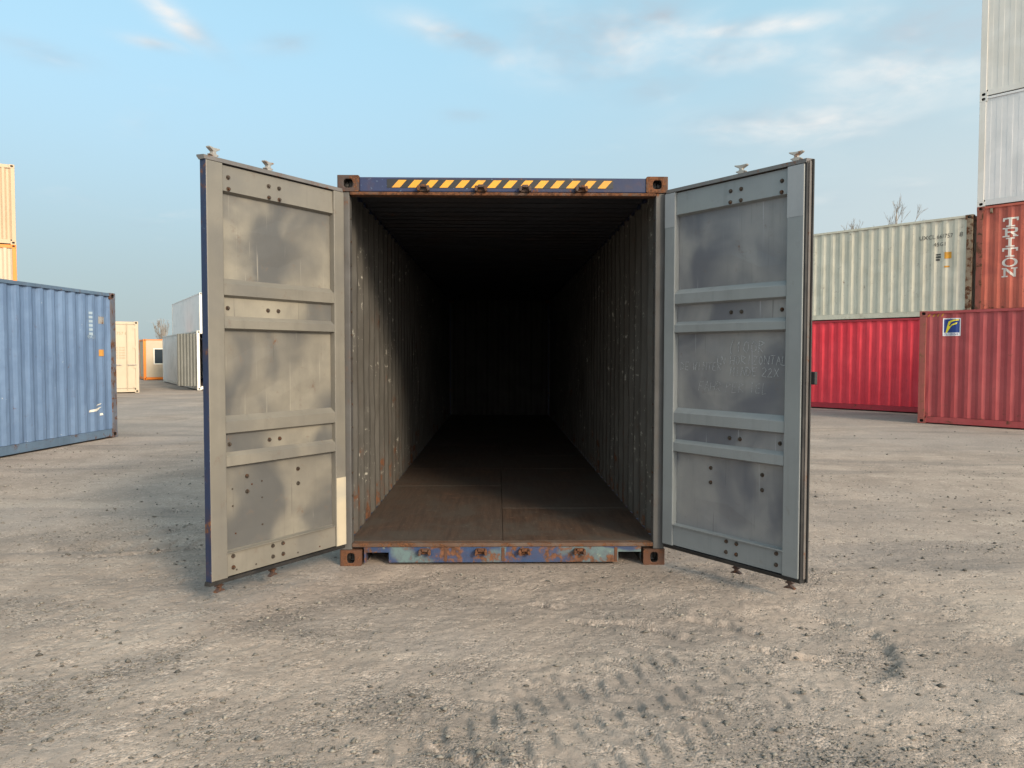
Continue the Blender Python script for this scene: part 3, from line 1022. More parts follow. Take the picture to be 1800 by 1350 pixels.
# plywood floor panels with open joints
for k in range(10):
    y0 = 0.10 + k * 1.205 if k else 0.085
    for s in (-1, 1):
        x0, x1 = (0.0018, HW - 0.0625) if s > 0 else (-HW + 0.0625, -0.0018)
        MB().box(x0, x1, y0, 0.10 + (k + 1) * 1.205 - 0.007, 0.137, 0.166 + 0.0012 * ((k * 7 + s) % 3)).build('floor_panel', M['wood'], main, 0.0015)
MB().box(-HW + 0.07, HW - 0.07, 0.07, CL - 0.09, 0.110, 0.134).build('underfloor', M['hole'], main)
# rails
for s in (-1, 1):
    a, b2 = sorted((s * (HW - 0.002), s * (HW - 0.06)))
    MB().box(a, b2, 0.18, CL - 0.18, CH - 0.07, CH - 0.01).build('top_rail', M['navy'], main)
    MB().box(a, b2, 0.18, CL - 0.18, 0.03, 0.152).build('bottom_rail', M['navy'], main)
    for y0, y1 in ((0.012, 0.10), (CL - 0.12, CL - 0.004)):
        a, b2 = sorted((s * (HW - 0.004), s * (HW - 0.088)))
        MB().box(a, b2, y0, y1, 0.118, CH - 0.118).build('corner_post', M['inner_post'] if y0 < 1 else M['navy'], main, 0.006)
    # recessed channel behind the hinge side, with a row of small rivets
    for k in range(14):
        z = 0.35 + k * 0.172
        MB().tube((s * (HW - 0.0885), 0.05, z), (s * (HW - 0.094), 0.05, z), 0.009, n=8).build('rivet', M['bolt'], main)
# header with its lower lip, sill, threshold
MB().box(-HW + 0.162, HW - 0.162, 0.008, 0.10, 2.778, CH - 0.012).build('door_header', M['navy_bar'], main, 0.006)
MB().box(-HW + 0.09, HW - 0.09, 0.002, 0.09, 2.752, 2.776).build('header_lip', M['rust'], main, 0.006)
sill = MB()
PK = [(-1.026, -0.856), (0.868, 1.040)]
xs = [-HW + 0.1785, PK[0][0], PK[0][1], PK[1][0], PK[1][1], HW - 0.1785]
for i in range(5):
    zlo = 0.098 if i in (1, 3) else 0.022
    sill.box(xs[i], xs[i + 1], 0.012, 0.09, zlo, 0.138)
sill.build('door_sill', M['sill'], main, 0.003)
for px0, px1 in PK:                                    # forklift pockets: steel sleeves running under the floor
    p = MB()
    p.quad((px0, 0.09, 0.02), (px0, 1.6, 0.02), (px0, 1.6, 0.098), (px0, 0.09, 0.098))
    p.quad((px1, 0.09, 0.02), (px1, 1.6, 0.02), (px1, 1.6, 0.098), (px1, 0.09, 0.098))
    p.quad((px0, 0.09, 0.0985), (px1, 0.09, 0.0985), (px1, 1.6, 0.0985), (px0, 1.6, 0.0985))
    p.build('forklift_pocket', M['hole'], main)
MB().box(-HW + 0.09, HW - 0.09, 0.004, 0.08, 0.140, 0.168).build('threshold_plate', M['rust_edge'], main, 0.004)
for x in (-0.43, 0.0, 0.85):                          # weld seams in the sill
    MB().box(x - 0.012, x + 0.012, 0.0075, 0.0125, 0.03, 0.134).build('weld_seam', M['rust_orange'], main, 0.002)
# castings
for sx in (-1, 1):
    for z, mat, hole in ((CAST[2] / 2, M['rust_orange'], (0.026, 0.036)), (CH - CAST[2] / 2, M['rust_brown'] if sx < 0 else M['rust'], (0.031, 0.031))):
        me = casting_mesh('corner_casting', mat, -1, sx, hole=hole)
        # its end face looks towards the camera (-y): turn the block by a quarter
        me.transform(Matrix(((0, 1, 0, 0), (1, 0, 0, 0), (0, 0, 1, 0), (0, 0, 0, 1))))
        me.flip_normals()
        put('corner_casting', me, main, 0.010, loc=(sx * (HW - CAST[1] / 2), CAST[0] / 2, z))
    for z in (CAST[2] / 2, CH - CAST[2] / 2):
        MB().box(-CAST[1] / 2, CAST[1] / 2, -CAST[0] / 2, CAST[0] / 2, -CAST[2] / 2, CAST[2] / 2).build('corner_casting', M['rust'], main, 0.008).location = (sx * (HW - CAST[1] / 2), CL - CAST[0] / 2, z)
# keepers that take the cams of the lock rods
kp = MB()
kp.box(-0.034, 0.034, -0.012, 0.004, -0.022, 0.022)
kp.prism([(-0.046, -0.020), (-0.030, -0.026), (-0.022, 0.0), (-0.030, 0.018), (-0.044, 0.014)], 'y', -0.050, -0.004)
kp.prism([(0.046, -0.020), (0.030, -0.026), (0.022, 0.0), (0.030, 0.018), (0.044, 0.014)], 'y', -0.050, -0.004)
kp.box(-0.022, 0.022, -0.046, -0.020, 0.004, 0.024)
kmesh = kp.mesh('cam_keeper', M['rust_brown'])
kmesh2 = kp.mesh('cam_keeper', M['rust'])
for x in (-0.585, -0.165, 0.160, 0.575):
    put('cam_keeper', kmesh, main, 0.004, loc=(x, 0.004, 2.800))
    put('cam_keeper', kmesh2, main, 0.004, loc=(x, 0.008, 0.108), rot=(math.pi, 0, math.pi) if False else (0, 0, 0))
# black and yellow hazard tape on the header
tape = MB()
TX0, TX1, TZ0, TZ1 = -0.855, 0.812, 2.806, 2.869
decal(tape, [rect(TX0, TX1, TZ0, TZ1)], FLAT, 0.008, 0.0025)
pitch = 0.1165
k = 0
while True:
    a = TX0 + 0.035 + k * pitch
    if a > TX1:
        break
    q = [(a, TZ0 + 0.002), (a + 0.060, TZ0 + 0.002), (a + 0.060 + 0.050, TZ1 - 0.006), (a + 0.050, TZ1 - 0.006)]
    c = clip_poly(q, TX0, TX1)
    if c:
        tape.quad(*[(px, 0.0045, pz) for px, pz in c], mi=1)
    k += 1
tape.build('hazard_tape', [M['hazard_black'], M['yellow']], main)

# ---- doors
DW, DZ0, DZ1 = 1.140, 0.172, 2.762
DH = DZ1 - DZ0
# heights from the top of the door, level behind the frame face
LEVELS = [(0.006, 0.018), (0.165, 0.012), (0.177, 0.046), (0.705, 0.046), (0.740, 0.004), (0.810, 0.004), (0.824, 0.036), (0.940, 0.036), (0.966, 0.004), (1.017, 0.004),
          (1.030, 0.046), (1.568, 0.046), (1.604, 0.004), (1.675, 0.004), (1.688, 0.036), (1.800, 0.036), (1.824, 0.004), (1.885, 0.004), (1.898, 0.045), (2.425, 0.044), (2.432, 0.014), (DH - 0.006, 0.012)]
BOLTS = [(0.974, 0.078), (0.974, 0.150), (0.663, 0.075), (0.578, 0.075), (0.663, 0.150), (0.578, 0.150), (0.974, 0.890), (0.663, 0.890), (0.578, 0.890),
         (0.974, 1.750), (0.663, 1.750), (0.578, 1.750), (0.974, 2.462), (0.974, 2.535), (0.663, 2.462), (0.578, 2.462), (0.663, 2.535), (0.578, 2.535),
         (0.838, 1.972), (0.838, 2.072), (0.414, 1.977), (0.414, 2.079)]
bolt_mesh = MB().tube((0, 0, 0), (0, 0.006, 0), 0.0145, 0.0135, 12).tube((0, 0.006, 0), (0, 0.015, 0), 0.0095, 0.0085, 6).mesh('bolt', M['bolt'])
hole_mesh = MB().tube((0, 0, 0), (0, 0.0025, 0), 0.006, 0.006, 8).mesh('rivet', M['bolt'])
cam_poly = [(-0.020, 0.0), (0.020, 0.0), (0.018, 0.010), (0.034, 0.016), (0.036, 0.022), (0.013, 0.027), (0.011, 0.040), (0.044, 0.058), (0.046, 0.066), (0.0, 0.062), (-0.046, 0.066), (-0.044, 0.058), (-0.011, 0.040), (-0.013, 0.027), (-0.036, 0.022), (-0.034, 0.016), (-0.018, 0.010)]


def level_at(h):
    for (a, la_), (b2, lb_) in zip(LEVELS, LEVELS[1:]):
        if a <= h <= b2:
            return la_ + (lb_ - la_) * (h - a) / (b2 - a)
    return 0.0


def make_door(angle, sgn, mats, hinge_xy, label):
    """u along the door from its hinge, inner face towards sgn*y"""
    panel_mat, frame_mat = mats
    T = 0.053
    Y = lambda w: sgn * w                       # w: 0 at the inner frame face, negative outwards
    skin = MB()
    skin.box(0.0, DW, *sorted((Y(-T - 0.003), Y(-T + 0.001))), 0.0, DH)
    d = skin.build('door', M['navy'], main, label=label)
    d.location = (hinge_xy[0] - FX, hinge_xy[1] - FY, DZ0)
    d.rotation_euler = (0, 0, angle)
    ub = (0.098, DW - 0.118)
    # stiles (vertical frame tubes)
    MB().box(0.0, ub[0], *sorted((Y(-T + 0.002), Y(0.0))), 0.0, DH).build('hinge_stile', frame_mat, d, 0.005)
    MB().box(ub[1], DW, *sorted((Y(-T + 0.002), Y(0.0))), 0.0, DH).build('free_stile', frame_mat, d, 0.005)
    # pressed panels and bands, each its own sheet between two breaks
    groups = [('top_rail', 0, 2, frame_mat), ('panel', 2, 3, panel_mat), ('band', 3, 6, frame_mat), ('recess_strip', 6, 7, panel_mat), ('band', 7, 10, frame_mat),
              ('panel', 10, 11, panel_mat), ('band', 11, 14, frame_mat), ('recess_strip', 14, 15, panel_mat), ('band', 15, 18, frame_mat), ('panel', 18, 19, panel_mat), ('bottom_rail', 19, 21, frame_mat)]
    cols = [0.0, 0.02, 0.25, 0.5, 0.75, 0.98, 1.0]
    for nm, i0, i1, mt in groups:
        mb = MB()
        rows = []
        lev = []
        for i in range(i0, i1 + 1):
            lev.append(LEVELS[i])
            if i < i1 and LEVELS[i + 1][0] - LEVELS[i][0] > 0.3:      # long panels get inner rows, slightly uneven
                for q in (0.2, 0.4, 0.6, 0.8):
                    hq = LEVELS[i][0] + q * (LEVELS[i + 1][0] - LEVELS[i][0])
                    lev.append((hq, level_at(hq)))
        for li, (hh, lv) in enumerate(lev):
            row = []
            for c in cols:
                u = ub[0] + 0.001 + c * (ub[1] - ub[0] - 0.002)
                jit = random.uniform(-0.0035, 0.0035) if (0 < li < len(lev) - 1 and 0.02 < c < 0.98 and i1 - i0 == 1) else 0.0
                w = -lv + jit
                row.append((u, Y(w), DH - hh))
            rows.append(row)
        for ra, rb in zip(rows, rows[1:]):
            for j in range(len(cols) - 1):
                q = (ra[j], ra[j + 1], rb[j + 1], rb[j])
                mb.quad(*q)
        # back sheet 3 mm behind, so that the pressing has thickness
        for ra, rb in zip(rows, rows[1:]):
            q = [(p[0], p[1] - sgn * 0.003, p[2]) for p in (ra[0], rb[0], rb[-1], ra[-1])]
            mb.quad(*q)
        o = mb.build(nm, mt, d, recalc=False)
        me = o.data
        bm = bmesh.new()
        bm.from_mesh(me)
        bmesh.ops.remove_doubles(bm, verts=bm.verts, dist=1e-5)
        bm.to_mesh(me)
        bm.free()
    for u, h in BOLTS:
        o = put('bolt', bolt_mesh, d, 0, loc=(u, Y(-level_at(h) - 0.001), DH - h))
        if sgn < 0:
            o.scale = (1, -1, 1)
    MB().box(ub[0] + 0.002, ub[1] + 0.01, *sorted((Y(-0.016), Y(0.003))), DH - 2.436, DH - 2.430).build('rail_lip', frame_mat, d)
    # sealing strips
    for nm, z0, z1 in (('top_seal', DH + 0.001, DH + 0.034), ('bottom_seal', -0.030, -0.001)):
        out = 0.075 if nm == 'top_seal' else 0.058
        zi, zo = (z0, z1) if nm == 'top_seal' else (z1, z0)
        g2 = MB()
        prof = [(0.002, zi), (-0.004, zi + (zo - zi) * 0.80), (-out, zo), (-out, zo - (zo - zi) * 0.30), (-T, zi)]
        n = len(prof)
        i = len(g2.v)
        for u in (0.012, DW + 0.012):
            for w, z in prof:
                g2.v.append((u, Y(w), z))
        g2.f += [tuple(range(n)), tuple(n + k for k in reversed(range(n)))] + [(k, n + k, n + (k + 1) % n, (k + 1) % n) for k in range(n)]
        g2.mi += [0] * (n + 2)
        g2.build(nm, M['rubber'] if nm == 'bottom_seal' else M['edge_strip'], d)
    if sgn < 0:
        MB().box(DW + 0.001, DW + 0.012, *sorted((Y(-0.027), Y(-0.006))), 0.0, DH + 0.01).build('free_seal', M['rubber'], d)
        MB().box(DW + 0.001, DW + 0.018, *sorted((Y(-0.052), Y(-0.030))), 0.0, DH + 0.015).build('seal_retainer', M['edge_strip'], d)
        MB().box(DW + 0.001, DW + 0.030, *sorted((Y(-0.066), Y(-0.054))), -0.025, DH + 0.028).build('seal_lip', M['rubber'], d, 0.004)
        MB().box(DW + 0.010, DW + 0.052, *sorted((Y(-0.096), Y(-0.068))), 1.225, 1.305).build('latch_plate', M['rubber'], d, 0.004)
        MB().box(0.002, ub[0] - 0.002, *sorted((Y(0.0005), Y(0.0016))), 2.34, DH - 0.004).build('repair_patch', M['patch_grey'], d)
        MB().box(ub[1] + 0.002, DW - 0.003, *sorted((Y(0.0005), Y(0.0016))), 2.27, DH - 0.004).build('repair_patch', M['patch_grey'], d)
    else:
        MB().box(DW + 0.0005, DW + 0.004, *sorted((Y(-T), Y(-0.001))), 0.0, DH).build('edge_strip', M['navy'], d)
        MB().box(0.002, ub[0] - 0.004, *sorted((Y(0.0005), Y(0.0016))), 0.004, 0.505).build('repair_patch', M['patch_cream'], d)
        for u, z in ((0.95, 0.55), (0.95, 0.44), (0.80, 0.56), (0.72, 0.57), (0.72, 0.46), (0.93, 0.26), (0.72, 0.28), (0.45, 0.035), (0.80, 0.035), (0.95, 0.035), (0.25, 0.035)):
            put('rivet', hole_mesh, d, 0, loc=(u, Y(-level_at(DH - z)), z))
    # outside: lock rods with cams, brackets, handles and hinges
    for u in (1.027, 0.608):
        MB().tube((u, Y(-T - 0.034), -0.050), (u, Y(-T - 0.034), DH + 0.045), 0.0165, n=10).build('lock_rod', M['galv'], d)
        cm_ = MB().prism(cam_poly, 'y', -0.016, 0.016).mesh('cam', M['galv'])
        put('cam', cm_, d, 0.003, loc=(u, Y(-T - 0.034), DH + 0.040), rot=(0, 0, R(12)))
        cm_ = MB().prism([(a * 0.8, -c * 0.85) for a, c in cam_poly], 'y', -0.016, 0.016).mesh('cam', M['rust_brown'])
        put('cam', cm_, d, 0.003, loc=(u, Y(-T - 0.034), -0.044), rot=(0, 0, R(12)))
        for h in (0.112, 0.89, 1.75, 2.50):
            MB().box(u - 0.055, u + 0.055, *sorted((Y(-T - 0.056), Y(-T - 0.001))), DH - h - 0.03, DH - h + 0.03).build('rod_bracket', M['navy'], d, 0.004)
        MB().box(u - 0.45, u + 0.02, *sorted((Y(-T - 0.070), Y(-T - 0.058))), 0.95, 0.985).build('handle', M['galv'], d, 0.004)
    for k in range(4):
        z = 0.22 + k * 0.72
        MB().box(-0.03, 0.13, *sorted((Y(-T - 0.018), Y(-T - 0.001))), z - 0.05, z + 0.05).build('hinge', M['navy'], d, 0.004)
    return d


left_door = make_door(R(-124.2), 1.0, (M['door'], M['door_frame']), (-1.124, 5.615), 'left door leaf, grey inside with a painted sun-warm tint')
right_door = make_door(R(-55.0), -1.0, (M['door2'], M['door2_frame']), (1.230, 5.615), 'right door leaf, grey inside with a painted sky-cold tint with faint chalk writing')

# chalk handwriting on the middle panel of the right door
STROKES = {
    'A': [[(0, 0), (.5, 1), (1, 0)], [(.2, .4), (.8, .4)]], 'B': [[(0, 0), (0, 1), (.8, .8), (0, .5), (.9, .2), (0, 0)]], 'D': [[(0, 0), (0, 1), (.8, .7), (.8, .2), (0, 0)]],
    'E': [[(.9, 0), (0, 0), (0, 1), (.9, 1)], [(0, .5), (.7, .5)]], 'F': [[(0, 0), (0, 1), (.9, 1)], [(0, .5), (.7, .5)]], 'H': [[(0, 0), (0, 1)], [(1, 0), (1, 1)], [(0, .5), (1, .5)]],
    'I': [[(.4, 0), (.4, 1)]], 'L': [[(0, 1), (0, 0), (.8, 0)]], 'M': [[(0, 0), (0, 1), (.5, .4), (1, 1), (1, 0)]], 'N': [[(0, 0), (0, 1), (1, 0), (1, 1)]],
    'O': [[(.5, 0), (.05, .3), (.1, .8), (.5, 1), (.9, .7), (.9, .25), (.5, 0)]], 'P': [[(0, 0), (0, 1), (.9, .8), (0, .5)]], 'R': [[(0, 0), (0, 1), (.9, .8), (0, .5), (1, 0)]],
    'T': [[(0, 1), (1, 1)], [(.5, 1), (.5, 0)]], 'U': [[(0, 1), (.1, .1), (.8, .1), (.9, 1)]], 'W': [[(0, 1), (.25, 0), (.5, .7), (.75, 0), (1, 1)]], 'Z': [[(0, 1), (1, 1), (0, 0), (1, 0)]],
    '1': [[(.2, .7), (.5, 1), (.5, 0)]], '2': [[(0, .8), (.5, 1), (.9, .7), (0, 0), (1, 0)]], '(': [[(.6, 1.15), (.2, .7), (.2, .2), (.6, -.15)]], '-': [[(0, .5), (.9, .5)]], 'X': [[(0, 0), (1, 1)], [(0, 1), (1, 0)]], ' ': []}
STROKES['0'] = STROKES['O']
kk = 0


def chalk_line(txt, u0, z0, size, w=0.0022):
    """written left to right as seen from the camera; on this door u grows to the right"""
    global kk
    u = u0
    ck = MB()
    for ch in txt:
        for st in STROKES[ch]:
            pp = [(u + (p[0] * 0.55 + random.uniform(-.06, .06) + p[1] * 0.12) * size, z0 + (p[1] + random.uniform(-.07, .07)) * size) for p in st]
            for (a, c), (b2, e) in zip(pp, pp[1:]):
                n = math.hypot(b2 - a, e - c) or 1
                ox, oz = -(e - c) / n * w, (b2 - a) / n * w
                lift = 0.0026 + 0.00004 * (kk % 30)
                kk += 1
                yv = -1.0 * (-0.046 + 0.0025 + lift)
                ck.quad((a + ox, yv, c + oz), (b2 + ox, yv, e + oz), (b2 - ox, yv, e - oz), (a - ox, yv, c - oz))
        u += size * (0.78 if ch != ' ' else 0.5)
    ck.build('chalk_writing', M['chalk'], right_door)['kind'] = 'stuff'


chalk_line('(100R', 0.56, 1.425, 0.075, 0.0028)
chalk_line('IN HORIZONTAL-', 0.45, 1.345, 0.058)
chalk_line('DE WINTER', 0.13, 1.300, 0.056)
chalk_line('MINDE 22X', 0.57, 1.268, 0.058)
chalk_line('FAHR PER TEL', 0.30, 1.155, 0.066, 0.0015)

# ------------------------------------------------------------------ stack wall on the right
TH = -50.0
xl = Vector((math.cos(R(TH)), math.sin(R(TH)), 0))
yl = Vector((-math.sin(R(TH)), math.cos(R(TH)), 0))
A0 = Vector((11.35, 20.31, 0))


def on_wall(s, z=0.0, off=0.0):
    return A0 + xl * s + yl * off + Vector((0, 0, z))


SEND = 1.25
L40, L20, HS, HC = 12.192, 6.058, 2.591, 2.896
box_container('shipping_container', 'bright red container on the ground under the weathered beige one', 'container', on_wall(SEND - L40), TH, L40, HS,
              M['red'], M['red'], M['red_rail'], M['red_rail'], seed=11)
beige, bp_, by_ = box_container('shipping_container', 'weathered beige container stacked on the bright red one', 'container', on_wall(SEND - L40, HS), TH, L40, HS,
                                M['beige'], M['beige_frame'], M['beige'], M['beige_frame'], seed=21)
t = MB()
decal(t, text_polys('UXCL', 0.155, L40 - 1.30, 2.06), bp_, by_)
decal(t, text_polys('661757', 0.155, L40 - 0.86, 2.06, 0.82), bp_, by_)
decal(t, text_polys('8', 0.17, L40 - 0.32, 2.06), bp_, by_)
decal(t, text_polys('45G1', 0.14, L40 - 0.93, 1.86), bp_, by_)
decal(t, [rect(L40 - 0.87, L40 - 0.76, 1.62, 1.66), rect(L40 - 0.87, L40 - 0.76, 1.55, 1.60), rect(L40 - 0.87, L40 - 0.78, 1.48, 1.53)], bp_, by_)
t.build('number_marking', M['mark_dark'], beige)['kind'] = 'stuff'
t = MB()
decal(t, [rect(L40 - 0.66, L40 - 0.50, 1.52, 1.69)], bp_, by_)
decal(t, [rect(L40 - 0.66, L40 - 0.54, 1.29, 1.33)], bp_, by_)
t.build('warning_sticker', M['yellow'], beige)

ST = 1.33
tri_c, tp_, ty_ = box_container('shipping_container', 'brick red container with tall white letters, under two white boxes', 'container', on_wall(ST, HS), TH, L20, 2.75,
                                M['brick'], M['brick_frame'], M['brick'], M['brick_frame'], seed=31)
box_container('shipping_container', 'maroon container at the foot of the tall stack, hidden behind the front one', 'container', on_wall(ST), TH, L20, HS,
              M['maroon'], M['maroon_frame'], M['maroon'], M['maroon_frame'], seed=35)
HT = 2.75
box_container('refrigerated_container', 'cool white smooth box directly on top of the brick red container', 'container', on_wall(ST, HS + HT), TH, L20, HT,
              M['white2'], M['white'], M['white2'], M['white'], 'white boxes on the tall stack', 'flat', seed=41)
box_container('refrigerated_container', 'warm white smooth box, topmost of the tall stack on the right', 'container', on_wall(ST, HS + 2 * HT), TH, L20, HC,
              M['white'], M['white'], M['white'], M['white'], 'white boxes on the tall stack', 'flat', seed=43)


def ring(cx, cz, rx, rz, t0, n=20):
    out = []
    for k in range(n):
        a, b2 = 2 * math.pi * k / n, 2 * math.pi * (k + 1) / n
        p = lambda an, q: (cx + math.cos(an) * (rx - q * t0 * 1.5), cz + math.sin(an) * (rz - q * t0))
        out.append([p(a, 1), p(a, 0), p(b2, 0), p(b2, 1)])
    return out


GLYPH = {
    'T': [rect(0, 1, .82, 1), rect(0, .13, .62, .82), rect(.87, 1, .62, .82), rect(.40, .60, .15, .82), rect(.22, .78, 0, .15)],
    'R': [rect(.15, .33, .13, .87), rect(0, .46, 0, .13), rect(0, .78, .87, 1), rect(.33, .74, .44, .57), [(.78, 1), (.74, .87), (.78, .80), (.97, .78), (.93, .93)],
          [(.78, .80), (.78, .64), (.97, .66), (.97, .78)], [(.78, .64), (.74, .57), (.74, .44), (.92, .50), (.97, .66)], [(.50, .44), (.70, .44), (.92, .13), (.72, .13)], rect(.66, 1, 0, .13)],
    'I': [rect(.40, .60, .14, .86), rect(.22, .78, 0, .14), rect(.22, .78, .86, 1)],
    'O': ring(.5, .5, .5, .5, .13),
    'N': [rect(.12, .27, .13, .87), rect(0, .42, 0, .13), rect(0, .30, .87, 1), [(.30, 1), (.27, .72), (.75, 0), (.75, .32)], rect(.75, .90, .0, .87), rect(.60, 1, .87, 1)]}
zc = 2.17
for ch in 'TRITON':
    t = MB()
    wdt, hgt = 0.345, 0.228
    decal(t, [[(0.58 + px * wdt, zc + pz * hgt) for px, pz in poly] for poly in GLYPH[ch]], tp_, ty_)
    t.build('letter', M['mark_white'], tri_c)
    zc -= 0.248
MB().box(0.30, 0.36, ty_ - 0.01, ty_ - 0.002, 2.55, 2.68).build('number_plate', M['beige_frame'], tri_c)

B0 = Vector((9.79, 17.50, 0))
mar, mp_, my_ = box_container('shipping_container', 'maroon container with a blue and yellow square emblem, standing in front', 'container', B0, TH, L20, HS,
                              M['maroon'], M['maroon_frame'], M['maroon'], M['maroon_frame'], seed=51)
e0, e1, z0, z1 = 0.50, 0.86, 2.01, 2.41
t = MB()
decal(t, [rect(e0, e1, z0, z1)], mp_, my_, 0.0055)
decal(t, [rect(e0 + 0.02, e1 - 0.02, z0 + 0.075, z1 - 0.02)], mp_, my_, 0.0075, 1)
fx = lambda p: (e0 + 0.02 + p[0] * (e1 - e0 - 0.04), z0 + 0.075 + p[1] * (z1 - z0 - 0.095))
sw = [[(.10, .0), (.20, .0), (.30, .22), (.16, .30)], [(.16, .30), (.30, .22), (.42, .42), (.22, .62)], [(.22, .62), (.34, .56), (.42, .74), (.28, .84)], [(.28, .84), (.42, .74), (.62, .84), (.58, .95)],
      [(.58, .95), (.62, .84), (.96, .90), (.96, .97)], [(.33, .40), (.42, .42), (.62, .58), (.48, .60)], [(.48, .60), (.62, .55), (.84, .64), (.86, .76)]]
decal(t, [[fx(p) for p in q] for q in sw], mp_, my_, 0.0095, 2)
decal(t, text_polys('FLORENS', 0.062, (e0 + e1) / 2, z0 + 0.018, 1.1, 'CENTER'), mp_, my_, 0.0095, 1)
t.build('emblem_sticker', [M['logo_white'], M['logo_blue'], M['logo_yellow']], mar)
t = MB()
decal(t, [[(0.17 + k * 0.095, 2.455), (0.20 + k * 0.095, 2.455), (0.235 + k * 0.095, 2.515), (0.205 + k * 0.095, 2.515)] for k in range(4)], mp_, my_, 0.004)
t.build('hazard_marking', M['yellow'], mar)

# ------------------------------------------------------------------ left side
blue, lp_, ly_ = box_container('shipping_container', 'faded blue corrugated container standing at the left edge', 'container',
                               Vector((-7.29, 14.67, 0)) - Vector((math.cos(R(85)), math.sin(R(85)), 0)) * L20, 85, L20, 2.73,
                               M['blue'], M['blue_frame'], M['blue_rail'], M['blue_frame'], seed=61)
t = MB()
decal(t, [rect(5.29, 5.36, 2.30 - 0.075 * k, 2.345 - 0.075 * k) for k in range(6)], lp_, ly_)
decal(t, text_polys('45G1', 0.10, 5.22, 1.86), lp_, ly_)
t.build('number_marking', M['mark_pale'], blue)['kind'] = 'stuff'
t = MB()
decal(t, [rect(5.57, 5.70, 2.14, 2.27)], lp_, ly_)
t.build('data_plate', M['galv'], blue)
t = MB()
decal(t, [rect(5.57, 5.68, 1.54, 1.66)], lp_, ly_)
t.build('warning_sticker', M['orange_label'], blue)
t = MB()
decal(t, [[(5.24, 0.52), (5.50, 0.535), (5.60, 0.60), (5.50, 0.585), (5.26, 0.56)], [(5.56, 0.44), (5.63, 0.445), (5.62, 0.485), (5.57, 0.48)], [(5.42, 0.62), (5.58, 0.645), (5.6, 0.665), (5.44, 0.64)]], lp_, ly_)
t.build('paint_scrape', M['mark_white'], blue)

# tall stack behind the blue container
TL = -57.0
xs_ = Vector((math.cos(R(TL)), math.sin(R(TL)), 0))
ys_ = Vector((-math.sin(R(TL)), math.cos(R(TL)), 0))
C0 = Vector((-16.62, 26.7, 0)) - xs_ * L20 - ys_ * 2.438
box_container('shipping_container', 'cream container at the foot of the stack behind the blue one', 'container', C0, TL, L20, HS, M['cream'], M['cream'], M['cream'], M['cream'], seed=71)
cab, _, _ = box_container('site_cabin', 'cream panelled cabin with orange frame, raised under a cream container', 'cabin', C0 + Vector((0, 0, HS)), TL, L20, 2.75,
                          M['cream_pale'], M['orange'], M['orange'], M['orange'], 'orange framed site cabins', 'flat', seed=73)
box_container('shipping_container', 'cream container topmost of the stack at the left edge', 'container', C0 + Vector((0, 0, HS + 2.75)), TL, L20, 2.73,
              M['cream'], M['cream'], M['cream'], M['cream'], seed=75)

TG = -60.0
xg = Vector((math.cos(R(TG)), math.sin(R(TG)), 0))
yg = Vector((-math.sin(R(TG)), math.cos(R(TG)), 0))
# cream container seen end on, doors shut
far, _, _ = box_container('shipping_container', 'pale cream container far off, showing its shut door end beside the blue one', 'container',
                          Vector((-14.66, 31.32, 0)) - xg * L40 - yg * 2.438, TG, L40, HC, M['cream_pale'], M['cream_pale'], M['cream_pale'], M['cream_pale'],
                          ends=('end_wall', 'doors'), seed=81)
t = MB()
pol = text_polys('661757 8', 0.17, 0, 0) + [[(px, pz - 0.55) for px, pz in q] for ln in range(5) for q in [[(x, z - 0.105 * ln) for x, z in p] for p in text_polys('MAX 30480', 0.095, 0.1, 0)]]
for q in pol:
    t.quad(*[(L40 - 0.015, 1.38 + px, 2.35 + pz) for px, pz in q])
t.build('number_marking', M['mark_tan'], far)['kind'] = 'stuff'

# orange framed cabin far off, its long window side in view
cb, cp_, cy_ = box_container('site_cabin', 'far cream cabin with orange frame and a dark window, standing on the ground', 'cabin',
                             (-21.40, 46.3, 0), 30.0, L20, 2.47, M['cream_pale'], M['orange'], M['orange'], M['orange'], 'orange framed site cabins', 'flat', seed=91)
for x0, x1, z0, z1 in ((0.62, 1.50, 1.0, 1.86), (1.86, 2.7, 1.0, 1.86), (3.9, 4.8, 1.0, 1.86)):
    fr = MB()
    fr.box(x0 - 0.06, x0, -0.012, 0.02, z0 - 0.06, z1 + 0.06).box(x1, x1 + 0.06, -0.012, 0.02, z0 - 0.06, z1 + 0.06)
    fr.box(x0, x1, -0.012, 0.02, z0 - 0.06, z0).box(x0, x1, -0.012, 0.02, z1, z1 + 0.06)
    w = fr.build('window', M['mark_white'], cb)
    MB().box(x0, x1, -0.002, 0.004, z0, z1).build('pane', M['glass'], w)

# white container with its door end open
AW = Vector((-13.08, 33.3, 0))
wo_, _, _ = box_container('shipping_container', 'white container far off with open door end and grey door folded out', 'container', AW - xg * L40, TG, L40, HS,
                          M['white2'], M['white'], M['white'], M['white'], ends=('end_wall', 'open'), seed=101, inner=M['inner'])
dm = MB()
pts = profile(0, 1.13, 0.19, 0.03)
me = wall_mesh('door', pts, 0.0, 0.18, HS - 0.13, (M['grey_door'], M['grey_door']), 1.0, 2, 0.002, 0.03, 5)
ang = math.atan2(0.5, -1.02) - R(TG)
o = put('door', me, wo_, loc=(L40 + 0.02, -0.02, 0), rot=(0, 0, ang))
o['label'] = 'grey ribbed door leaf folded out'
me = wall_mesh('door', pts, 0.0, 0.18, HS - 0.13, (M['grey_door'], M['grey_door']), 1.0, 2, 0.002, 0.03, 6)
put('door', me, wo_, loc=(L40 + 0.02, 2.46, 0), rot=(0, 0, R(60)))

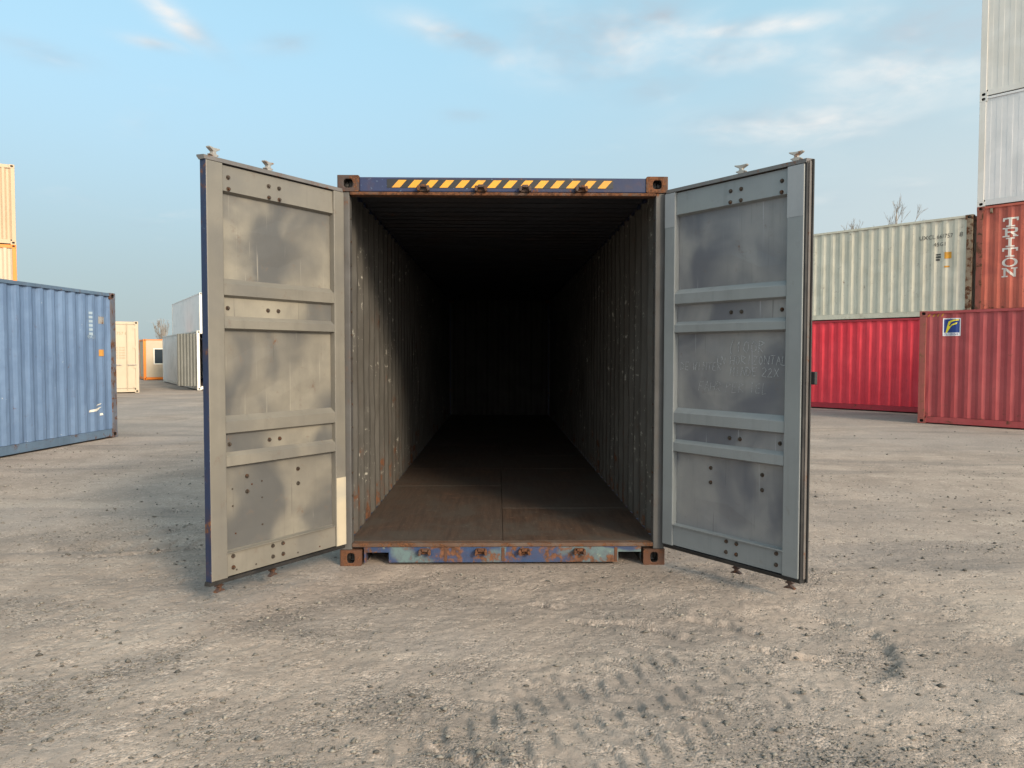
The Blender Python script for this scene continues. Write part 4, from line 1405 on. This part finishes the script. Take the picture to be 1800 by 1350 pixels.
# two white boxes stacked behind it
WB = AW - xg * 12.5 + yg * 2.06
box_container('refrigerated_container', 'pale white box low in the far stack, behind the open white container', 'container', WB - xg * L40, TG, L40, HS,
              M['white2'], M['white'], M['white2'], M['white'], 'white boxes in the far stack', 'flat', seed=111)
box_container('refrigerated_container', 'pale white box on top of the far stack, rising above the open white container', 'container', WB - xg * L40 + Vector((0, 0, HS)), TG, L40, HS,
              M['white2'], M['white'], M['white2'], M['white'], 'white boxes in the far stack', 'flat', seed=113)


# ------------------------------------------------------------------ bare trees
def bare_tree(loc, height, spread, label, seed, slim=False, trunk_r=0.16):
    rd = random.Random(seed)
    t = thing('bare_tree', label, 'tree', loc, 0, 'bare winter trees behind the yard')
    tb, cb2 = MB(), MB()

    def grow(p, d, ln, r, depth):
        mb = tb if depth == 0 else cb2
        q = p + d * ln
        mid = p + d * ln * 0.5 + Vector((rd.uniform(-1, 1), rd.uniform(-1, 1), 0)) * ln * 0.05
        sides = 7 if depth == 0 else (4 if depth < 3 else 3)
        mb.tube(p, mid, r, r * 0.85, sides, caps=False)
        mb.tube(mid, q, r * 0.85, r * 0.65, sides, caps=False)
        if depth >= 5:
            return
        nb = rd.choice((3, 4)) if depth else 9
        for k in range(nb):
            f = rd.uniform(0.45, 1.0) if depth else rd.uniform(0.55, 1.0)
            st = p + d * ln * f
            tilt = rd.uniform(0.12, 0.3) if slim else rd.uniform(0.3, 0.75) * spread
            a = rd.uniform(0, 6.283)
            o1 = d.orthogonal().normalized()
            o2 = d.cross(o1)
            nd = (d + (o1 * math.cos(a) + o2 * math.sin(a)) * tilt * 1.3 + Vector((0, 0, 0.18))).normalized()
            grow(st, nd, ln * rd.uniform(0.5, 0.72) * (0.9 if depth else 0.75), max(r * 0.5, 0.006 if trunk_r < 0.15 else 0.008), depth + 1)

    grow(Vector((0, 0, -0.05)), Vector((0, 0, 1)), height * 0.48, trunk_r, 0)
    tb.build('trunk', M['bark'], t, recalc=False)
    cb2.build('crown', M['bark'], t, recalc=False)
    return t


bare_tree((22.6, 46.0, 0), 12.7, 0.62, 'spreading bare tree rising behind the weathered beige container', 5, trunk_r=0.16)
bare_tree((-45.5, 98.0, 0), 4.6, 1.0, 'low bushy bare tree just above the orange framed far cabin', 8, trunk_r=0.05)
bare_tree((-43.6, 99.0, 0), 7.0, 0.5, 'slim upright bare tree left of the far white stack', 12, True, 0.05)
bare_tree((-42.2, 97.0, 0), 6.6, 0.5, 'slim upright bare tree close against the far white stack', 15, True, 0.05)
bare_tree((-49.0, 99.0, 0), 4.6, 1.1, 'small bare tree between the cream container and the orange cabin', 19, trunk_r=0.05)
